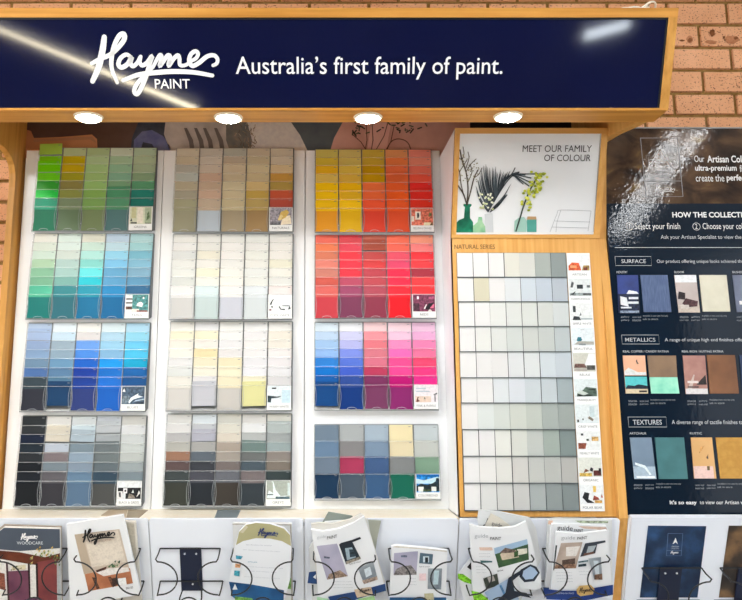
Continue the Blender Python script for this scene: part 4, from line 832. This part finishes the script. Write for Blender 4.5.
mag('newspaper', [(309, 548), (325, 522), (368, 519), (374.5, 560), (374, 602), (312, 602)], .0135, .020, PAPER2, 'newspaper with blue patch showing left of the tilted front guide', prints=[(NVY, [(309, 572), (316.5, 571), (317, 584), (307.5, 583)]), ('e8ecf0', [(313, 577), (316, 574), (316, 579)])])
mag('newspaper', [(311, 524), (319, 523), (332, 524), (350, 519.5), (361, 513.8), (366, 519), (385, 583), (330, 598), (318, 590)], .021, .028, flat('d8d6d0'), 'newspaper guide directly behind the tilted front guide')
mag('newspaper', [(311, 529.5), (322, 531.5), (338, 529), (354, 523), (364, 516.5), (372, 541), (385.5, 590), (350, 596), (328, 600), (318, 596), (316, 560)], .0285, .038, PAPER, 'tilted front newspaper guide with lilac room photo and dark hallway photo',
    prints=[(LIL, [(316.6, 546), (337, 543.5), (348, 576), (327, 579.5)]), ('8c7868', [(329, 574), (340, 570), (348, 576), (327, 579.5)]), ('50586c', [(324, 556), (330, 557), (329.5, 558.5), (324, 558)]),
            (flat('1c2834'), [(339, 544.5), (352, 541), (360.5, 558), (346, 564)]), ('9cb0bc', [(345, 548), (352, 547), (356, 557), (347, 560)]), ('2c3c48', [(349, 549), (353, 549), (356, 556), (350, 557)]), ('8c8478', [(346, 561), (360, 556), (360.8, 558.5), (346.5, 564)]), (flat('1c2430'), [(339, 544), (341, 542.5), (352, 539.5), (360, 536.5), (361, 538.5), (352, 542), (341, 545.5)]),
            (ROOM, [(358, 568), (373, 560.5), (377.7, 579), (364, 583.5)]), ('d4e0e8', [(364, 569), (370, 566), (372, 574), (366, 577)]), ('a08c80', [(362, 580), (377, 575.5), (377.7, 579), (364, 583.5)]),
            (NVY, [(328, 596), (355, 591), (385, 583), (386, 590), (352, 600), (331, 602)]), ('c8b49c', [(354, 589), (371, 586), (373, 594), (357, 597)]), ('9cc890', [(358, 598), (374, 595), (376, 602), (358, 602)]), ('b0dcb8', [(317, 596), (328, 598), (330, 602), (317, 602)])],
    texts=[('guide', 317, 326, 535.8, 539.6, flat('b4bac0'), 0, -1), ('PAINT', 327, 337, 536.5, 539.6, flat('20262c'), .012, -2), ('Style & colour', 349, 361, 563.5, 565.5, flat('6c747c'), .01, -3)] + news_text([581, 584, 587], 333, 352),
    logos=[(358, 588.5, .018, .0018, flat('4c3c34'), -.18)])
mag('newspaper', [(391.5, 547), (396, 545.5), (420, 547.5), (447.5, 550.5), (445.5, 602), (389.5, 602)], .010, .034, PAPER, 'low straight newspaper guide with lilac room photo, right of the tilted one',
    prints=[('d4d0c8', [(392, 547), (396, 545.6), (447, 550.5), (447, 552), (420, 549), (396, 547.5)]), (LIL, [(394, 553), (418, 551), (416.4, 574.6), (393.5, 575)]), ('7c7878', [(396, 569), (402, 566), (411, 565), (416.5, 572), (416.4, 574.6), (393.5, 575)]), ('50586c', [(401, 555), (407, 555), (407, 557), (401, 557)]), (flat('4c6474'), [(420, 552.5), (433, 554), (432, 564), (419, 563)]), ('c8d8e0', [(423, 556), (429, 556), (429, 562), (423, 562)]), ('18242c', [(425, 557), (428, 557), (428, 562), (425, 562)]), (ROOM, [(428, 568), (442, 568), (441, 589), (427.5, 588.5)]), ('b8d0d8', [(434, 570), (439, 570), (438, 584), (433, 584)]), ('ecd4d8', [(419, 573), (426, 573), (426, 580), (419, 580)]), (flat('1c5484'), [(389.6, 596.8), (446, 596.8), (446, 603), (389, 603)]), ('b8b494', [(424, 593), (433, 592.5), (434, 599), (425, 600)])],
    texts=[('Style & colour', 419, 430, 566, 567.6, flat('6c747c'), .01)] + news_text([578, 581, 584], 408, 416))
mag('newspaper', [(477.5, 520), (479, 510), (500, 512), (530, 518), (536, 528), (541, 560), (520, 602), (492, 602)], .007, .013, PAPER2, 'white newspaper with black script standing tallest behind the house photo guide', texts=[], logos=[(482, 514.5, .055, .0045, BLACK, .16)])
mag('newspaper', [(485, 526), (491, 513.5), (500, 518), (512, 527), (512, 602), (486, 602)], .0145, .017, flat('d8d4c8'), 'folded cream sheet corner rising behind the house photo guide', texts=[('guide', 491.5, 502, 521, 526, flat('4c5058'), 0, 3)])
mag('newspaper', [(458, 574), (472, 556), (490, 556), (500, 602), (464, 602)], .0175, .020, flat('e0e4ea'), 'guide with lime green band leaning out at left of house photo guide', prints=[('7cc42c', [(457.8, 573.5), (463, 574), (471, 579.5), (471.5, 584), (464, 582), (458, 578.5)]), (BLACK, [(467, 567), (471, 562), (473, 563), (471, 570)])])
mag('newspaper', [(469.5, 524.5), (480, 527.5), (500, 528.5), (515, 527), (526, 521.5), (533, 545), (541.5, 588), (515, 596), (473, 598), (472, 570)], .021, .037, PAPER, 'white newspaper guide with weatherboard house photo in the wire holder',
    prints=[(tn('blue_sky_print', '84a8cc', 'b4cce0', 6), [(494, 548), (527, 539), (528, 545), (495, 556)]), (tn('garden_print', '2c4c38', '44643c', 30), [(495, 554), (505, 551), (528, 544), (528.8, 559.5), (498.6, 567.8)]), ('c8b8a4', [(500, 554), (507, 550), (516, 550), (519, 557), (502, 560)]), ('6c5c54', [(499, 553), (505, 547.5), (512, 549), (517, 551), (516, 552), (504, 553)]), ('e0dccc', [(517, 549), (527, 548), (527, 553), (518, 555)]), ('3c5c34', [(514, 552), (518, 550), (518, 556), (514, 557)]), ('e4c8b8', [(479, 547), (492, 547), (492.5, 550), (480, 550)]), (flat('3c6468'), [(480, 560), (492, 560.5), (492, 562), (481, 562.5)]),
            (tn('dark_garden_print', '2c3430', '4c5448', 25), [(483, 578), (497, 573), (499, 584.5), (486, 589)]), ('a8a4a0', [(487, 577), (493, 575), (495, 580), (489, 582)]), (flat('9cb4d0'), [(484, 592), (509, 577.5), (519, 599), (490, 601)]), ('4c7ca8', [(499, 585), (501, 584), (508, 599), (506, 600)]), ('7cc42c', [(471, 590), (480, 592), (488, 599), (486, 602), (474, 600)]),
            (flat('dfe4e8'), [(515, 572), (522, 565), (533, 563), (540, 570), (541, 582), (533, 589), (520, 588)]), (flat('1c2838'), [(519, 576), (520, 569), (530, 563.5), (536, 566), (539.5, 572), (534, 580.5), (524, 581.5)]), (flat('a4bcd8'), [(522, 575), (523, 570), (530, 565.5), (534, 567.5), (537.5, 572), (532.5, 578), (525, 578.8)]), (flat('1c2838'), [(508, 577), (521, 569), (522, 572), (512, 580), (514, 590), (526, 592), (531, 597), (520, 595), (508, 600), (496, 600), (505, 592)])],
    texts=[('guide', 474.5, 488, 534, 539, flat('a8aeb4'), 0, 0), ('PAINT', 490, 501, 537, 540, flat('20262c'), .012, 0), ('Colour for home', 497, 503, 570, 572, flat('4c5258'), .02, -1)] + news_text([553, 556], 479, 490) + news_text([566, 569, 572], 476, 486))
mag('newspaper', [(547.5, 519.5), (556, 518.5), (585, 519), (612, 520), (612.5, 590), (545, 597)], .007, .014, PAPER2, 'hindmost newspaper in the holder beside the oak post', prints=[('dcb8a0', [(548.5, 520.5), (553, 520.5), (552, 524.5), (548, 524)]), ('9ca890', [(575, 520.5), (608, 521), (608, 523), (580, 523)])])
mag('newspaper', [(552, 524), (575, 524), (606, 526), (609, 530), (611, 595), (543.5, 596)], .0145, .022, PAPER, 'newspaper guide with larger title standing behind the front one by the post', texts=[('guide', 557, 572.5, 525, 531.5, flat('2c3238'), 0, 1), ('PAINT', 574, 583, 529, 531.8, flat('20262c'), .012, 0)], prints=[('d0b8a8', [(578, 526), (606, 527), (607, 530), (584, 528.5)]), (NVY, [(543, 587), (549, 587.5), (548, 597), (544.5, 598)])])
mag('newspaper', [(556.5, 532), (580, 534), (607, 530.5), (612.5, 594), (584, 600), (546, 599.5), (551, 590.5)], .0225, .038, PAPER, 'front newspaper guide beside the oak post with warm room photos and gold label',
    prints=[(tn('warm_room_print', '9c8c80', 'c4b4a8', 14), [(561, 543), (582.5, 542), (576, 568), (554, 568.5)]), ('e0dcd8', [(566, 547), (580, 546), (576, 556), (566, 556)]), ('54443c', [(562, 560), (575, 558), (575, 564), (562, 565)]), ('8c6c58', [(556, 565), (575, 563.5), (576, 568), (554, 568.5)]), ('343c40', [(555.5, 545), (557, 545), (554, 570), (553, 570)]),
            (flat('343c48'), [(585, 543), (605, 540), (605.5, 542), (597, 544), (595, 553), (580, 556.5)]), ('a8b4bc', [(588, 546), (596, 545), (593, 551), (586, 553)]), ('6c4c40', [(584, 553), (594, 551), (594, 553), (582, 556)]), ('4c6870', [(578, 561), (588, 559.5), (588, 561), (578, 562.5)]), ('30404c', [(578, 564), (586, 563), (586, 565.5), (578, 566.5)]), (ROOM, [(588, 558), (600.5, 556.5), (602, 579), (594, 579)]), ('c8d4dc', [(593, 560), (598, 560), (599, 574), (595, 574)]), ('745848', [(594, 574), (601.7, 573), (602, 579), (594, 579)]),
            (noisy('navy_foot_print', [(.3, '142c68'), (.7, '24448c')], (1, 1, 1), 10, 3, .4, .3), [(543.5, 588), (562, 590), (576, 590), (612.5, 584), (612.5, 594), (584, 600), (546, 598.5)]), (noisy('gold_label_print', [(.3, 'b08c4c'), (.7, 'd8b878')], (1, 1, 1), 20, 3, .3, .5), [(576, 589), (579, 585), (590, 584), (594, 588), (592.5, 593.5), (580, 595.5), (576.5, 593)])],
    texts=[('guide', 561, 575, 536, 540.5, flat('a0a6ac'), 0, 0), ('PAINT', 577, 587, 537, 540, flat('20262c'), .012, -1), ('AUSTRALIAN MADE', 556, 574, 592.5, 594, flat('c8d0e0'), 0, 0)] + news_text([572, 575, 578, 581], 556, 572) + news_text([571, 574], 579, 589),
    logos=[(578, 587, .0205, .002, flat('3c2c24'), -.05)])

# ---------------------------------------------------------------- loose things
def on_ledge(px, py, z=-.3348):
    d = ray(px, py); t = z / d.z; return (d.x * t, d.y * t)
def ledge_card(l, h, lab):
    p = [on_ledge(*q) for q in l]; m = MB(); n = len(p)
    p = [(x, min(max(y, 2.246), 2.446)) for x, y in p]
    m.add([(x, y, Z(-.3335)) for x, y in p] + [(x, y, Z(-.335)) for x, y in p], [tuple(range(n))[::-1], tuple(range(n, 2 * n))] + [(i, (i + 1) % n, (i + 1) % n + n, i + n) for i in range(n)], flat(h, .45))
    tag(m.build('loose_card'), lab, 'paint card')
ledge_card([(217.5, 510.3), (240.5, 510.3), (236.5, 518.6), (214, 518.6)], '75838a', 'loose grey card lying on the cream ledge under the brown rack')
ledge_card([(101, 515.8), (109, 510), (127.5, 510.3), (125.5, 518)], 'b8a68c', 'loose tan card lying on the cream ledge, left one of two')
ledge_card([(128.2, 510.3), (148, 510.3), (139, 518), (126.2, 518)], '94866e', 'loose darker brown card lying on the cream ledge, right one of two')
m = MB()
for k in range(7):
    cx = .845 + .008 * k; r = .024 + .004 * math.sin(k * 2.1); yy = 1.80 + .006 * (k % 3)
    m.tube([(cx + r * 1.1 * math.cos(2 * math.pi * j / 20), yy + r * .7 * math.sin(2 * math.pi * j / 20), Z(1.067 + r * .95) + r * .95 * math.sin(2 * math.pi * j / 20 + .4 * k) ) for j in range(20)], .0028, flat('e6e0d0', .4), 6, True)
tag(m.build('cable_coil'), 'coil of white cable lying on top of the header at right', 'cable')

# ---------------------------------------------------------------- shop lights, with two added pendants
TUBE = emit('fluorescent_tube', (.97, .985, 1), 50)
WH = flat('e8e8e6', .5)
def batten(a, b, r, twin, label, mat=TUBE, z=3.3, drop=None, hsx=.09):
    A, B = Vector((*a, z)), Vector((*b, z)); d = (B - A).normalized(); q = Vector((-d.y, d.x, 0))
    root = empty('ceiling_light' if drop is None else 'added_streak_lamp', (A + B) / 2, label, 'light')
    m = MB(); u = Vector((0, 0, 1)); h = hsx if twin else .022; t0 = r + .004
    top = 3.4 - z if drop is None else t0 + .03
    v = [P + q * s * h + u * zz for P in (A, B) for s in (-1, 1) for zz in (t0, top)]
    m.add(v, [(0, 1, 3, 2), (4, 6, 7, 5), (0, 4, 5, 1), (2, 3, 7, 6), (0, 2, 6, 4), (1, 5, 7, 3)], WH); m.build('housing', root)
    for s in ((-1, 1) if twin else (0,)):
        m = MB(); off = q * s * .07; m.tube([A + off, B + off], r, mat, 12); m.build('tube', root)
        for P in (A, B):
            m = MB(); m.tube([P + off - d * .008, P + off + d * .008], r + .004, WH, 12); m.build('lamp_holder', root)
    if drop:
        for P in (A + d * .2 * (B - A).length, B - d * .2 * (B - A).length):
            m = MB(); m.tube([P + u * top, Vector((P.x, P.y, 3.4))], .0015, flat('d0d0d0'), 6); m.build('hanging_wire', root)
batten((2.28, .39), (2.95, -2.3), .008, True, 'twin tube ceiling light to the right behind the camera', z=3.22)
batten((.2, .55), (.2, -1.9), .016, True, 'twin tube ceiling light above the camera', z=3.22)
batten((-2.2, .55), (-2.2, -1.9), .016, True, 'twin tube ceiling light to the left behind the camera', z=3.22)
SLIM = emit('added_slim_lamp', (1, .88, .62), 40)
batten((-2.35, -1.2), (-.56, .62), .012, False, 'added slim tube pendant left of the camera, making the long header streak', SLIM, z=1.9, drop=1)  # unseen lamp added to streak the glossy header sign
batten((1.95, -1.03), (1.55, -.7), .03, False, 'added short fat tube pendant right of the camera, making the short header streak', emit('added_short_lamp', (.85, .93, 1), 16), z=1.9, drop=1)  # second unseen lamp, added for the streak at the sign's right

# world: the rest of the bright shop
W = bpy.data.worlds.new('shop'); S.world = W; W.use_nodes = True
bg = W.node_tree.nodes['Background']; bg.inputs[0].default_value = (.96, .98, 1, 1); bg.inputs[1].default_value = 1.0

cam = bpy.data.cameras.new('camera'); co = bpy.data.objects.new('camera', cam); C.objects.link(co)
co.location = (0, 0, EYE); co.rotation_euler = (math.radians(90) + PITCH, 0, 0)
cam.sensor_fit = 'HORIZONTAL'; cam.sensor_width = 36; cam.lens = F / 742 * 36; cam.shift_x = (371 - CX) / 742; cam.clip_start = .02
S.camera = co
S.view_settings.view_transform = 'Standard'; S.view_settings.look = 'None'; S.view_settings.gamma = 1; S.view_settings.exposure = 0.98
S.view_settings.use_curve_mapping = False
for o in S.objects:
    if '_o' in o: del o['_o']
